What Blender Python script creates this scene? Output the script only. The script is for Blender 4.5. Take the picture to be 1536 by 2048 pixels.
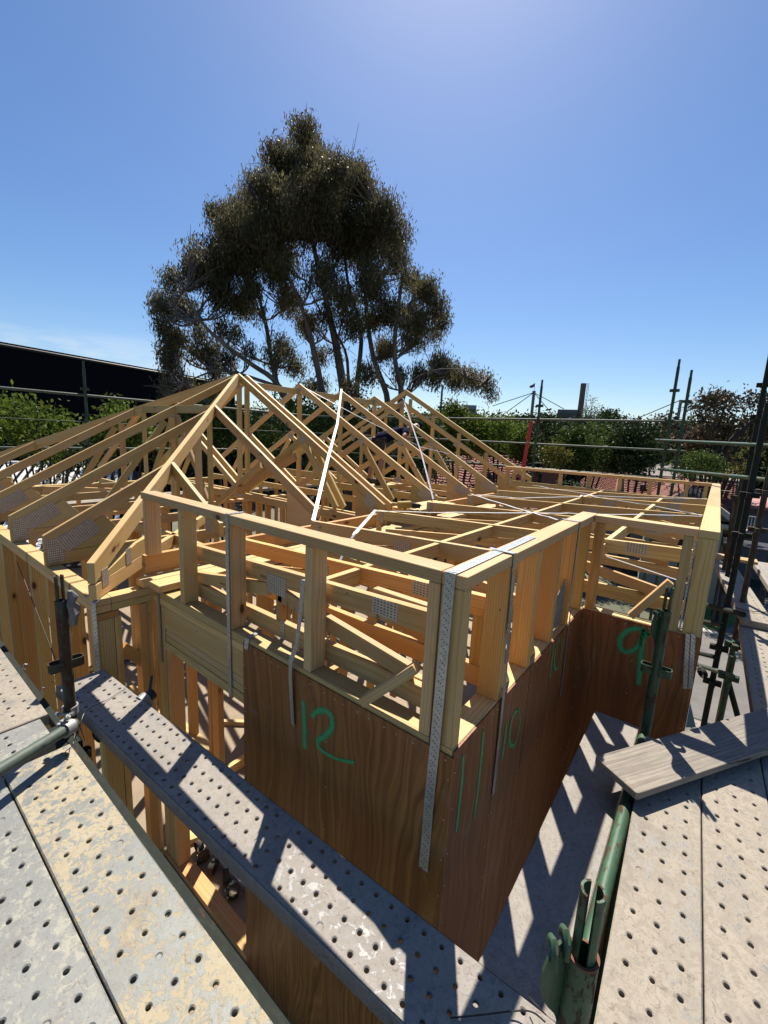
import bpy, bmesh, math, random
import numpy as np
from mathutils import Vector, Matrix
random.seed(7); RNG = np.random.default_rng(7)
for o in list(bpy.data.objects): bpy.data.objects.remove(o)
SC = bpy.context.scene; COL = SC.collection
# ------------------------------------------------------------------ camera
F_PX = 852.56
YAW, PITCH, ROLL = 0.655998, 0.1752606, 0.0490022
_f = Vector((math.cos(PITCH)*math.cos(YAW), math.cos(PITCH)*math.sin(YAW), -math.sin(PITCH)))
_r = Vector((math.sin(YAW), -math.cos(YAW), 0)); _u = _r.cross(_f)
CR = _r*math.cos(ROLL)+_u*math.sin(ROLL); CU = _u*math.cos(ROLL)-_r*math.sin(ROLL); CF = _f
CAM = Vector((-1.1761, -0.5643, 0.4209))
cd = bpy.data.cameras.new('camera'); cam = bpy.data.objects.new('camera', cd); COL.objects.link(cam)
cam.matrix_world = Matrix(((CR.x, CU.x, -CF.x, CAM.x), (CR.y, CU.y, -CF.y, CAM.y), (CR.z, CU.z, -CF.z, CAM.z), (0, 0, 0, 1)))
cd.sensor_fit = 'VERTICAL'; cd.sensor_height = 36; cd.lens = 36*F_PX/2048; cd.clip_start = 0.02; cd.clip_end = 3000
SC.camera = cam
# ------------------------------------------------------------------ sky, sun, exposure
SUN_AZ, SUN_EL = math.radians(32), math.radians(55.7)
w = bpy.data.worlds.new('World'); SC.world = w; w.use_nodes = True
nt = w.node_tree; bg = nt.nodes['Background']; bg.inputs[1].default_value = 0.055
sky = nt.nodes.new('ShaderNodeTexSky'); sky.sky_type = 'NISHITA'; sky.sun_disc = False
sky.sun_elevation = SUN_EL; sky.sun_rotation = math.radians(90)-SUN_AZ
sky.altitude = 0; sky.air_density = 1.0; sky.dust_density = 0.5; sky.ozone_density = 3.8
# thin high clouds close to the horizon, mapped on sky direction
tc = nt.nodes.new('ShaderNodeTexCoord'); sep = nt.nodes.new('ShaderNodeSeparateXYZ'); nt.links.new(tc.outputs['Generated'], sep.inputs[0])
mp = nt.nodes.new('ShaderNodeMapping'); mp.inputs['Scale'].default_value = (2.2, 2.2, 9.0); nt.links.new(tc.outputs['Generated'], mp.inputs[0])
cn = nt.nodes.new('ShaderNodeTexNoise'); cn.inputs['Scale'].default_value = 1.7; cn.inputs['Detail'].default_value = 7; cn.inputs['Roughness'].default_value = 0.6
nt.links.new(mp.outputs[0], cn.inputs['Vector'])
def _mr(nt, src, a, b, c=0.0, d=1.0):
    m = nt.nodes.new('ShaderNodeMapRange'); m.interpolation_type = 'SMOOTHSTEP'
    nt.links.new(src, m.inputs[0]); m.inputs[1].default_value = a; m.inputs[2].default_value = b; m.inputs[3].default_value = c; m.inputs[4].default_value = d
    return m.outputs[0]
def _mul(nt, a, b, op='MULTIPLY'):
    m = nt.nodes.new('ShaderNodeMath'); m.operation = op
    for i, s in enumerate((a, b)):
        if isinstance(s, (int, float)): m.inputs[i].default_value = s
        else: nt.links.new(s, m.inputs[i])
    return m.outputs[0]
band = _mul(nt, _mr(nt, sep.outputs[2], 0.06, 0.12), _mr(nt, sep.outputs[2], 0.19, 0.12))
side = _mr(nt, sep.outputs[1], 0.78, 0.93)
low = _mul(nt, _mr(nt, sep.outputs[2], 0.02, 0.06), _mr(nt, sep.outputs[2], 0.16, 0.08))
m1 = _mul(nt, _mul(nt, band, side), _mr(nt, cn.outputs[0], 0.42, 0.62))
m2 = _mul(nt, _mul(nt, low, _mr(nt, cn.outputs[0], 0.56, 0.70)), 0.5)
msk = _mul(nt, _mul(nt, m1, m2, 'MAXIMUM'), 0.45)
mx = nt.nodes.new('ShaderNodeMix'); mx.data_type = 'RGBA'; nt.links.new(msk, mx.inputs[0]); hs = nt.nodes.new('ShaderNodeHueSaturation'); hs.inputs['Saturation'].default_value = 1.17; hs.inputs['Value'].default_value = 1.13; hs.inputs['Hue'].default_value = 0.5035; nt.links.new(sky.outputs[0], hs.inputs['Color']); nt.links.new(hs.outputs[0], mx.inputs[6]); mx.inputs[7].default_value = (7.6, 8.2, 9.0, 1)
nt.links.new(mx.outputs[2], bg.inputs[0])
sd = bpy.data.lights.new('sun', 'SUN'); sd.energy = 5.0; sd.angle = math.radians(0.53); sd.color = (1.0, 0.93, 0.82)
so = bpy.data.objects.new('sun', sd); COL.objects.link(so)
SUNV = Vector((math.cos(SUN_EL)*math.cos(SUN_AZ), math.cos(SUN_EL)*math.sin(SUN_AZ), math.sin(SUN_EL)))
so.rotation_euler = SUNV.to_track_quat('Z', 'Y').to_euler(); so.location = (0, 0, 30)
SC.view_settings.view_transform = 'Standard'; SC.view_settings.look = 'None'; SC.view_settings.exposure = 1.0; SC.view_settings.gamma = 1
# ------------------------------------------------------------------ pixel helpers (photo pixel -> point on a real plane)
def ray(u, v): return (CR*(u-768)-CU*(v-1024)+CF*F_PX)/F_PX
def onx(u, v, x): r = ray(u, v); return CAM+r*((x-CAM.x)/r.x)
def ony(u, v, y): r = ray(u, v); return CAM+r*((y-CAM.y)/r.y)
def onz(u, v, z): r = ray(u, v); return CAM+r*((z-CAM.z)/r.z)
def far(u, v, d):
    r = ray(u, v); return CAM+r*(d/math.hypot(r.x, r.y))
# ------------------------------------------------------------------ materials
class NT:
    def __init__(s, name, ak=0.66):
        s.ak = ak
        s.m = bpy.data.materials.new(name); s.m.use_nodes = True; s.t = s.m.node_tree; s.b = s.t.nodes['Principled BSDF']; s.out = s.t.nodes['Material Output']
    def n(s, typ, **kw):
        nd = s.t.nodes.new(typ)
        for k, v in kw.items():
            if k in nd.inputs.keys(): s.set(nd.inputs[k], v)
            else: setattr(nd, k, v)
        return nd
    def set(s, inp, v):
        if hasattr(v, 'is_output'): s.t.links.new(v, inp)
        else: inp.default_value = v
    def math(s, op, a, b=0.0, c=None):
        nd = s.t.nodes.new('ShaderNodeMath'); nd.operation = op; s.set(nd.inputs[0], a); s.set(nd.inputs[1], b)
        if c is not None: s.set(nd.inputs[2], c)
        return nd.outputs[0]
    def mr(s, v, a, b, c=0.0, d=1.0, smooth=True):
        nd = s.t.nodes.new('ShaderNodeMapRange'); nd.interpolation_type = 'SMOOTHSTEP' if smooth else 'LINEAR'
        for i, x in enumerate((v, a, b, c, d)): s.set(nd.inputs[i], x)
        return nd.outputs[0]
    def mix(s, f, a, b, blend='MIX'):
        nd = s.t.nodes.new('ShaderNodeMix'); nd.data_type = 'RGBA'; nd.blend_type = blend
        for i, x in ((0, f), (6, a), (7, b)):
            if isinstance(x, tuple) and len(x) == 3: x = (*x, 1)
            s.set(nd.inputs[i], x)
        return nd.outputs[2]
    def noise(s, vec, scale, detail=3, rough=0.5, dist=0.0):
        nd = s.t.nodes.new('ShaderNodeTexNoise'); s.set(nd.inputs['Vector'], vec)
        nd.inputs['Scale'].default_value = scale; nd.inputs['Detail'].default_value = detail; nd.inputs['Roughness'].default_value = rough; nd.inputs['Distortion'].default_value = dist
        return nd.outputs[0]
    def vmap(s, vec, scale=(1, 1, 1), loc=(0, 0, 0), rot=(0, 0, 0)):
        nd = s.t.nodes.new('ShaderNodeMapping'); s.set(nd.inputs[0], vec); nd.inputs['Scale'].default_value = scale; nd.inputs['Location'].default_value = loc; nd.inputs['Rotation'].default_value = rot
        return nd.outputs[0]
    def attr(s, name, out=1):
        nd = s.t.nodes.new('ShaderNodeAttribute'); nd.attribute_name = name; return nd.outputs[out]
    def fin(s, col, rough=0.6, metal=0.0, bump=None, bstr=0.3, bdist=0.002, spec=0.5):
        if isinstance(col, tuple): col = tuple(x*s.ak for x in col[:3])+(1,)
        elif s.ak != 1: col = s.mix(1.0, col, (s.ak, s.ak, s.ak), 'MULTIPLY')
        s.set(s.b.inputs['Base Color'], col); s.set(s.b.inputs['Roughness'], rough); s.set(s.b.inputs['Metallic'], metal); s.b.inputs['Specular IOR Level'].default_value = spec
        if bump is not None:
            nd = s.t.nodes.new('ShaderNodeBump'); nd.inputs['Strength'].default_value = bstr; nd.inputs['Distance'].default_value = bdist; s.set(nd.inputs['Height'], bump); s.t.links.new(nd.outputs[0], s.b.inputs['Normal'])
        return s.m
def wood(name, light, dark, knot=(0.10, 0.04, 0.015), wave=30.0, stain=0.22, rough=0.62):
    t = NT(name); g = t.attr('gl'); tint = t.attr('tc')
    wv = t.n('ShaderNodeTexWave', wave_type='RINGS', rings_direction='X'); t.set(wv.inputs['Vector'], t.vmap(g, (0.22, 1, 1)))
    wv.inputs['Scale'].default_value = wave; wv.inputs['Distortion'].default_value = 5.0; wv.inputs['Detail'].default_value = 2; wv.inputs['Detail Scale'].default_value = 0.5
    fine = t.noise(t.vmap(g, (3, 160, 160)), 1.0, 3, 0.6)
    broad = t.noise(t.vmap(g, (1.3, 7, 7)), 1.0, 3)
    f = t.math('ADD', t.math('MULTIPLY', t.mr(wv.outputs[1], 0.3, 1.0), 0.42), t.math('MULTIPLY', fine, 0.5))
    c = t.mix(t.math('MULTIPLY', f, 1.0), light, dark)
    c = t.mix(t.mr(broad, 0.35, 0.75, 0, 0.45), c, (dark[0]*1.15, dark[1]*0.95, dark[2]*0.7))
    # knots
    v = t.n('ShaderNodeTexVoronoi', feature='F1'); t.set(v.inputs['Vector'], t.vmap(g, (3.1, 6.5, 6.5))); v.inputs['Scale'].default_value = 1.0
    sp = t.n('ShaderNodeSeparateColor'); t.set(sp.inputs[0], v.outputs['Color'])
    pick = t.math('GREATER_THAN', sp.outputs[0], 0.46)
    kd = t.math('ADD', v.outputs['Distance'], t.math('MULTIPLY', t.noise(g, 40, 2), 0.05))
    k1 = t.math('MULTIPLY', t.mr(kd, 0.15, 0.09), pick); k2 = t.math('MULTIPLY', t.mr(kd, 0.26, 0.12, 0, 0.45), pick)
    c = t.mix(k2, c, (dark[0]*0.75, dark[1]*0.6, dark[2]*0.5)); c = t.mix(k1, c, knot)
    nv = t.n('ShaderNodeTexVoronoi', feature='F1'); t.set(nv.inputs['Vector'], t.vmap(g, (9, 20, 20))); nv.inputs['Scale'].default_value = 1.0; ns = t.n('ShaderNodeSeparateColor'); t.set(ns.inputs[0], nv.outputs['Color'])
    c = t.mix(t.math('MULTIPLY', t.math('LESS_THAN', nv.outputs['Distance'], 0.055), t.math('GREATER_THAN', ns.outputs[1], 0.72)), c, (0.05, 0.035, 0.03))
    # weather marks and grime of their own shape
    st = t.noise(t.vmap(g, (2.2, 12, 12), (3, 1, 2)), 1.0, 5, 0.7)
    c = t.mix(t.mr(st, 0.60, 0.78, 0, stain), c, (0.16, 0.13, 0.11))
    c = t.mix(1.0, c, tint, 'MULTIPLY')
    return t.fin(c, rough, 0, t.math('ADD', fine, t.math('MULTIPLY', wv.outputs[1], 0.4)), 0.22, 0.0008, 0.35)
M = {}
M['pine'] = wood('pine', (0.90, 0.68, 0.34), (0.58, 0.35, 0.115))
M['frame'] = wood('frame_pine', (0.92, 0.66, 0.34), (0.60, 0.36, 0.14), wave=26.0, stain=0.32)
M['orange'] = wood('bounce_tinted_pine', (0.90, 0.55, 0.21), (0.60, 0.30, 0.08), stain=0.2)  # orange of bounced light on shaded timber is put into this pine colour
def oldboardmat():
    t = NT('weathered_board'); g = t.attr('gl'); n1 = t.noise(t.vmap(g, (2.5, 110, 110)), 1.0, 5, 0.7); n2 = t.noise(g, 6, 6, 0.7); n3 = t.noise(t.vmap(g, (4, 170, 20), (3, 3, 3)), 1.0, 3, 0.6); n4 = t.noise(t.vmap(g, (60, 60, 60)), 1.0, 5, 0.8)
    c = t.mix(t.mr(n1, 0.3, 0.7), (0.42, 0.375, 0.315), (0.24, 0.205, 0.17)); c = t.mix(t.mr(n2, 0.42, 0.68, 0, 0.55), c, (0.24, 0.225, 0.21)); c = t.mix(t.mr(n2, 0.36, 0.28, 0, 0.5), c, (0.50, 0.42, 0.32))
    c = t.mix(t.mr(n3, 0.655, 0.69, 0, 0.85), c, (0.05, 0.04, 0.035)); c = t.mix(t.mr(n4, 0.62, 0.70, 0, 0.5), c, (0.10, 0.085, 0.07))
    return t.fin(c, 0.9, 0, t.math('SUBTRACT', n1, t.math('MULTIPLY', t.mr(n3, 0.64, 0.70), 1.5)), 0.5, 0.002, 0.2)
M['oldboard'] = oldboardmat()
def plywood(name, light, dark, rough=0.5):
    t = NT(name, 0.72); g = t.attr('gl')
    wob = t.noise(t.vmap(g, (0.9, 3.0, 3.0)), 1.0, 3, 0.5)
    cx = t.n('ShaderNodeCombineXYZ'); t.set(cx.inputs[1], t.math('MULTIPLY', wob, 0.35)); va = t.n('ShaderNodeVectorMath'); t.set(va.inputs[0], g); t.set(va.inputs[1], cx.outputs[0])
    gg = va.outputs[0]
    gr = t.noise(t.vmap(gg, (0.7, 46, 46)), 1.0, 5, 0.62); fi = t.noise(t.vmap(gg, (5, 300, 300)), 1.0, 2, 0.5)
    big = t.noise(t.vmap(g, (0.6, 1.6, 1.6), (4, 2, 9)), 1.0, 3)
    f = t.math('ADD', t.math('MULTIPLY', t.mr(gr, 0.36, 0.66), 0.85), t.math('MULTIPLY', fi, 0.3))
    c = t.mix(f, dark, light); c = t.mix(t.mr(big, 0.35, 0.7, 0, 0.5), c, (dark[0]*1.1, dark[1]*0.8, dark[2]*0.7))
    c = t.mix(t.mr(t.noise(g, 3.2, 6, 0.7), 0.56, 0.70, 0, 0.22), c, (0.42, 0.33, 0.25)); c = t.mix(t.mr(t.noise(t.vmap(g, (1.2, 24, 24), (9, 9, 9)), 1.0, 4, 0.7), 0.64, 0.70, 0, 0.35), c, (0.45, 0.33, 0.22))
    return t.fin(c, t.mr(big, 0.2, 0.8, rough-0.07, rough+0.12), 0, gr, 0.2, 0.0006, 0.4)
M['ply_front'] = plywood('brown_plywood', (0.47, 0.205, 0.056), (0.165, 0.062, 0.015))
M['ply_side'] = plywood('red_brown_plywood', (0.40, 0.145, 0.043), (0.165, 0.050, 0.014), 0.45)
def steelplank(name, base, crust, crust2, amt, rust=0.1):
    t = NT(name, 0.59); g = t.attr('gl')
    wv = t.vmap(g, (1, 1.2, 1))
    n1 = t.noise(wv, 5.5, 10, 0.66, 0.5); n2 = t.noise(t.vmap(g, (1, 1, 1), (7, 3, 1)), 34, 9, 0.72, 0.8); n3 = t.noise(g, 140, 4, 0.6); n0 = t.noise(t.vmap(g, (1, 1, 1), (2, 9, 4)), 1.7, 3)
    spg = t.n('ShaderNodeTexVoronoi', feature='F1'); t.set(spg.inputs['Vector'], g); spg.inputs['Scale'].default_value = 90; ss = t.n('ShaderNodeSeparateColor'); t.set(ss.inputs[0], spg.outputs['Color'])
    c = t.mix(t.math('MULTIPLY', ss.outputs[0], 0.5), base, tuple(x*0.74 for x in base))
    c = t.mix(t.mr(n0, 0.35, 0.65, 0, 0.5), c, tuple(x*0.72 for x in base))
    k = t.math('ADD', t.math('ADD', t.math('MULTIPLY', n1, 0.62), t.math('MULTIPLY', n2, 0.98)), t.math('MULTIPLY', n0, 0.35))
    mk = t.mr(k, amt-0.02, amt+0.10)
    c = t.mix(mk, c, t.mix(t.mr(n2, 0.4, 0.6), crust, crust2))
    c = t.mix(t.mr(n2, 0.64, 0.72, 0, 0.45), c, tuple(min(1, x*1.12) for x in crust))
    c = t.mix(t.mr(n3, 0.62, 0.70, 0, 0.75), c, (0.10, 0.08, 0.07))
    wsc = t.noise(t.vmap(g, (30, 30, 30), (0, 0, 0), (0, 0, 0.7)), 1.0, 6, 0.75, 2.5)
    c = t.mix(t.mr(wsc, 0.57, 0.62, 0, 0.5), c, (0.16, 0.12, 0.09))
    c = t.mix(t.mr(t.noise(t.vmap(g, (1.4, 2.2, 1), (6, 6, 2)), 2.6, 7, 0.68), 0.52, 0.68, 0, 0.42), c, (0.24, 0.21, 0.18))
    if rust: c = t.mix(t.mr(t.noise(t.vmap(g, (1, 1, 1), (1, 5, 8)), 7, 6, 0.7), 0.66, 0.76, 0, rust), c, (0.30, 0.12, 0.05))
    return t.fin(c, t.mr(mk, 0, 1, 0.52, 0.85), t.mr(mk, 0, 1, 0.15, 0.0), t.math('ADD', n3, t.math('MULTIPLY', mk, 1.5)), 0.35, 0.0008, 0.4)
M['deck_yellow'] = steelplank('galvanised_deck_with_render', (0.31, 0.325, 0.305), (0.57, 0.51, 0.365), (0.51, 0.425, 0.28), 0.94, 0.15)
M['deck_grey'] = steelplank('galvanised_deck_grey', (0.35, 0.36, 0.34), (0.53, 0.50, 0.40), (0.46, 0.455, 0.38), 1.0, 0.1)
M['deck_beige'] = steelplank('galvanised_deck_beige', (0.33, 0.315, 0.285), (0.49, 0.43, 0.345), (0.38, 0.33, 0.265), 0.86, 0.25)
M['deck_mid'] = steelplank('galvanised_plank_dusty', (0.31, 0.30, 0.295), (0.46, 0.415, 0.365), (0.37, 0.335, 0.295), 0.84, 0.2)
def painted(name, col, rustamt, rough=0.45, dark=(0.03, 0.03, 0.03)):
    t = NT(name); g = t.attr('gl')
    n1 = t.noise(t.vmap(g, (6, 14, 14)), 1.0, 6, 0.7); n2 = t.noise(t.vmap(g, (16, 50, 50)), 1.0, 5, 0.65); n3 = t.noise(t.vmap(g, (25, 60, 60), (4, 4, 4)), 1.0, 3, 0.6)
    c = t.mix(t.mr(n3, 0.45, 0.75, 0, 0.5), col, tuple(min(1, x*1.6+0.015) for x in col))
    rm = t.mr(t.math('ADD', t.math('MULTIPLY', n1, 0.5), t.math('MULTIPLY', n2, 0.5)), 0.60-rustamt, 0.66-rustamt)
    c = t.mix(rm, c, t.mix(n2, (0.14, 0.06, 0.03), (0.035, 0.022, 0.015)))
    c = t.mix(t.mr(t.noise(t.vmap(g, (9, 9, 9), (5, 5, 5)), 1.0, 6, 0.7), 0.60, 0.68, 0, 0.7), c, dark)
    return t.fin(c, t.mr(rm, 0, 1, rough, 0.9), 0.0, rm, 0.5, 0.001, 0.35)
M['green'] = painted('green_scaffold_paint', (0.026, 0.085, 0.045), 0.09)
M['green_light'] = painted('pale_green_scaffold_paint', (0.05, 0.12, 0.066), 0.085, 0.5)
M['green_dark'] = painted('dark_scaffold_paint', (0.010, 0.017, 0.012), 0.02, 0.85)
M['rusty'] = painted('rusty_scaffold_steel', (0.055, 0.065, 0.045), 0.13, 0.7)
M['greygreen'] = painted('grey_green_tube', (0.085, 0.115, 0.09), 0.03, 0.6)
def strapmat(name, col, pitch=0.025, holes=True, metal=0.7):
    t = NT(name); g = t.attr('gl')
    c = t.mix(t.mr(t.noise(g, 60, 5, 0.6), 0.4, 0.65, 0, 0.6), col, tuple(x*0.62 for x in col))
    rgh = 0.35
    if holes:
        sx = t.n('ShaderNodeSeparateXYZ'); t.set(sx.inputs[0], g)
        def cell(off, yc, rad):
            a = t.math('SUBTRACT', t.math('PINGPONG', t.math('ADD', sx.outputs[0], off), pitch/2), 0.0)
            b = t.math('SUBTRACT', sx.outputs[1], yc)
            d = t.math('SQRT', t.math('ADD', t.math('MULTIPLY', a, a), t.math('MULTIPLY', b, b)))
            return t.math('LESS_THAN', d, rad)
        h = t.math('MAXIMUM', t.math('MAXIMUM', cell(0, 0.0, 0.0024), cell(pitch/4, 0.008, 0.0022)), cell(pitch*0.75, -0.008, 0.0022))
        c = t.mix(h, c, (0.02, 0.02, 0.02))
    return t.fin(c, rgh, metal, t.noise(g, 35, 3), 0.5, 0.002)
M['strap'] = strapmat('galvanised_strap', (0.62, 0.66, 0.70))
M['brace'] = strapmat('bright_steel_brace', (0.86, 0.87, 0.88), holes=False, metal=0.55)
M['plate'] = None
def platemat():
    t = NT('toothed_nail_plate'); g = t.attr('gl'); sx = t.n('ShaderNodeSeparateXYZ'); t.set(sx.inputs[0], g)
    a = t.math('PINGPONG', sx.outputs[0], 0.0085); b = t.math('PINGPONG', t.math('ADD', sx.outputs[1], 0.002), 0.006)
    h = t.math('MULTIPLY', t.math('LESS_THAN', a, 0.0046), t.math('LESS_THAN', b, 0.0028))
    c = t.mix(h, t.mix(t.noise(g, 30, 3), (0.80, 0.76, 0.68), (0.45, 0.40, 0.33)), (0.20, 0.11, 0.05)); return t.fin(c, 0.5, 0.35, h, 0.4, 0.001)
M['plate'] = platemat()
def plain(name, col, rough=0.6, metal=0.0, nscale=8, namt=0.35, dark=0.6, bump=0.15):
    t = NT(name); tcn = t.n('ShaderNodeTexCoord'); n = t.noise(tcn.outputs['Object'], nscale, 6, 0.65)
    n2 = t.noise(tcn.outputs['Object'], nscale*9, 3, 0.6)
    c = t.mix(t.mr(n, 0.35, 0.7, 0, namt), col, tuple(x*dark for x in col)); c = t.mix(t.mr(n2, 0.5, 0.75, 0, namt*0.6), c, tuple(min(1, x*1.3) for x in col))
    return t.fin(c, rough, metal, n2, bump, 0.004)
M['wire'] = plain('black_wire', (0.03, 0.03, 0.03), 0.5)
M['steel'] = plain('zinc_coupler_steel', (0.42, 0.42, 0.41), 0.5, 0.4, 40)
M['red'] = plain('red_enamel', (0.55, 0.015, 0.03), 0.35, 0, 5, 0.15)
M['yellow'] = plain('yellow_tool_plastic', (0.55, 0.34, 0.06), 0.45)
M['blacktool'] = plain('black_tool_plastic', (0.02, 0.02, 0.022), 0.5)
M['blue'] = plain('pale_blue_sheet', (0.22, 0.45, 0.62), 0.5)
def paintmark():
    t = NT('green_spray_paint', 0.6); g = t.attr('gl'); sx = t.n('ShaderNodeSeparateXYZ'); t.set(sx.inputs[0], g)
    e = t.math('ABSOLUTE', sx.outputs[1]); n = t.noise(t.vmap(g, (60, 1.2, 1), (0, 0, 0)), 1.0, 4, 0.7); gcoord = t.n('ShaderNodeNewGeometry').outputs['Position']
    sp = t.noise(gcoord, 420, 3, 0.7)
    a = t.mr(t.math('ADD', e, t.math('MULTIPLY', t.math('SUBTRACT', sp, 0.5), 1.3)), 1.05, 0.10)
    a = t.math('MULTIPLY', a, t.mr(n, 0.2, 0.65, 0.62, 0.96))
    t.set(t.b.inputs['Alpha'], a)
    return t.fin(t.mix(sp, (0.03, 0.46, 0.17), (0.07, 0.66, 0.27)), 0.6)
M['spray'] = paintmark()
M['stamp'] = plain('black_stamp_ink', (0.07, 0.04, 0.02), 0.8)
M['nail'] = plain('bright_nail_head', (0.75, 0.68, 0.55), 0.35, 0.6)
# ------------------------------------------------------------------ geometry helpers
ORI = {}
def tagp(o, label=None, cat=None, group=None, kind=None):
    if label: o['label'] = label
    if cat: o['category'] = cat
    if group: o['group'] = group
    if kind: o['kind'] = kind
    return o
def thing(name, label, cat, loc=(0, 0, 0), group=None):
    o = bpy.data.objects.new(name, None); COL.objects.link(o); o.location = loc; o.empty_display_size = 0.1
    ORI[o.name] = Vector(loc); return tagp(o, label, cat, group)
def link_mesh(name, verts, faces, mat, parent=None, gl=None, tc=(1, 1, 1), smooth=False, mats=None, fmat=None):
    """verts in world coordinates; kept relative to the parent's base"""
    v = np.asarray(verts, float)
    off = np.array(ORI[parent.name]) if parent is not None and parent.name in ORI else (np.zeros(3) if parent is not None else None)
    me = bpy.data.meshes.new(name); o = bpy.data.objects.new(name, me); COL.objects.link(o)
    if parent is None:
        off = np.array([(v[:, 0].min()+v[:, 0].max())/2, (v[:, 1].min()+v[:, 1].max())/2, v[:, 2].min()]); o.location = off; ORI[o.name] = Vector(off)
    else:
        o.parent = parent; ORI[o.name] = Vector(off)
    me.from_pydata((v-off).tolist(), [], [list(f) for f in faces]); me.materials.append(mat)
    if mats:
        for m_ in mats: me.materials.append(m_)
    if fmat is not None: me.polygons.foreach_set('material_index', fmat)
    if gl is None: gl = v
    a = me.attributes.new('gl', 'FLOAT_VECTOR', 'POINT'); a.data.foreach_set('vector', np.asarray(gl, np.float32).ravel())
    a = me.attributes.new('tc', 'FLOAT_COLOR', 'POINT'); a.data.foreach_set('color', np.tile(np.array([*tc, 1], np.float32), len(v)))
    if smooth: me.polygons.foreach_set('use_smooth', np.ones(len(me.polygons), bool))
    me.validate(); me.update(); return o
def rtint(lo=0.76, hi=1.12, sat=0.09):
    k = random.uniform(lo, hi); return (k*(1+random.uniform(-sat, sat)), k, k*(1+random.uniform(-sat*2, sat)))
def solid(name, verts, faces, mat, parent, fr, bevel=0.0015, tc=None, roff=True):
    """closed solid with grain frame fr=(origin, along, side, up)"""
    bm = bmesh.new(); vs = [bm.verts.new(p) for p in verts]
    for f in faces: bm.faces.new([vs[i] for i in f])
    bmesh.ops.recalc_face_normals(bm, faces=bm.faces)
    if bevel: bmesh.ops.bevel(bm, geom=list(bm.edges), offset=bevel, segments=1, affect='EDGES', profile=0.5)
    bm.verts.ensure_lookup_table(); bm.verts.index_update()
    V = np.array([v.co[:] for v in bm.verts]); Fs = [[v.index for v in f.verts] for f in bm.faces]; bm.free()
    o0, A, S, U = fr; R3 = np.array([A, S, U]); g = (V-np.array(o0))@R3.T
    if roff: g = g+np.array([random.uniform(0, 50), random.uniform(-0.03, 0.12), random.uniform(-0.06, 0.10)])
    return link_mesh(name, V, Fs, mat, parent, g, tc or rtint())
BOX = [(0, 3, 2, 1), (4, 5, 6, 7), (0, 1, 5, 4), (1, 2, 6, 5), (2, 3, 7, 6), (3, 0, 4, 7)]
def box(name, x0, x1, y0, y1, z0, z1, mat, parent=None, bevel=0.0015, along=None, tc=None):
    V = [(x0, y0, z0), (x1, y0, z0), (x1, y1, z0), (x0, y1, z0), (x0, y0, z1), (x1, y0, z1), (x1, y1, z1), (x0, y1, z1)]
    d = (abs(x1-x0), abs(y1-y0), abs(z1-z0)); a = d.index(max(d)) if along is None else 'xyz'.index(along)
    ax = [Vector((1, 0, 0)), Vector((0, 1, 0)), Vector((0, 0, 1))]
    c = ((x0+x1)/2, (y0+y1)/2, (z0+z1)/2)
    return solid(name, V, BOX, mat, parent, (c, ax[a], ax[(a+1) % 3], ax[(a+2) % 3]), bevel, tc)
def beam(name, a, b, wd, dp, mat, parent=None, up=(0, 0, 1), bevel=0.0015, tc=None):
    """a->b centre line, wd across, dp in the up direction"""
    a = Vector(a); b = Vector(b); A = (b-a).normalized(); S = Vector(up).cross(A).normalized(); U = A.cross(S)
    V = []
    for p in (a, b):
        for s, u in ((-1, -1), (1, -1), (1, 1), (-1, 1)): V.append(p+S*(s*wd/2)+U*(u*dp/2))
    F = [(0, 1, 2, 3), (4, 7, 6, 5), (0, 4, 5, 1), (1, 5, 6, 2), (2, 6, 7, 3), (3, 7, 4, 0)]
    return solid(name, V, F, mat, parent, ((a+b)/2, A, S, U), bevel, tc)
def prism(name, poly, axis, c0, c1, mat, parent=None, bevel=0.0015, tc=None):
    """polygon in the plane across axis; first edge gives the grain"""
    def P(p, c): return {'x': Vector((c, p[0], p[1])), 'y': Vector((p[0], c, p[1])), 'z': Vector((p[0], p[1], c))}[axis]
    n = len(poly); V = [P(p, c0) for p in poly]+[P(p, c1) for p in poly]
    F = [tuple(range(n)), tuple(range(2*n-1, n-1, -1))]+[(i, (i+1) % n, n+(i+1) % n, n+i) for i in range(n)]
    A = (V[1]-V[0]).normalized(); S = (V[n]-V[0]).normalized(); U = A.cross(S)
    return solid(name, V, F, mat, parent, ((V[0]+V[n])/2, A, S, U), bevel, tc)
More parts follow.
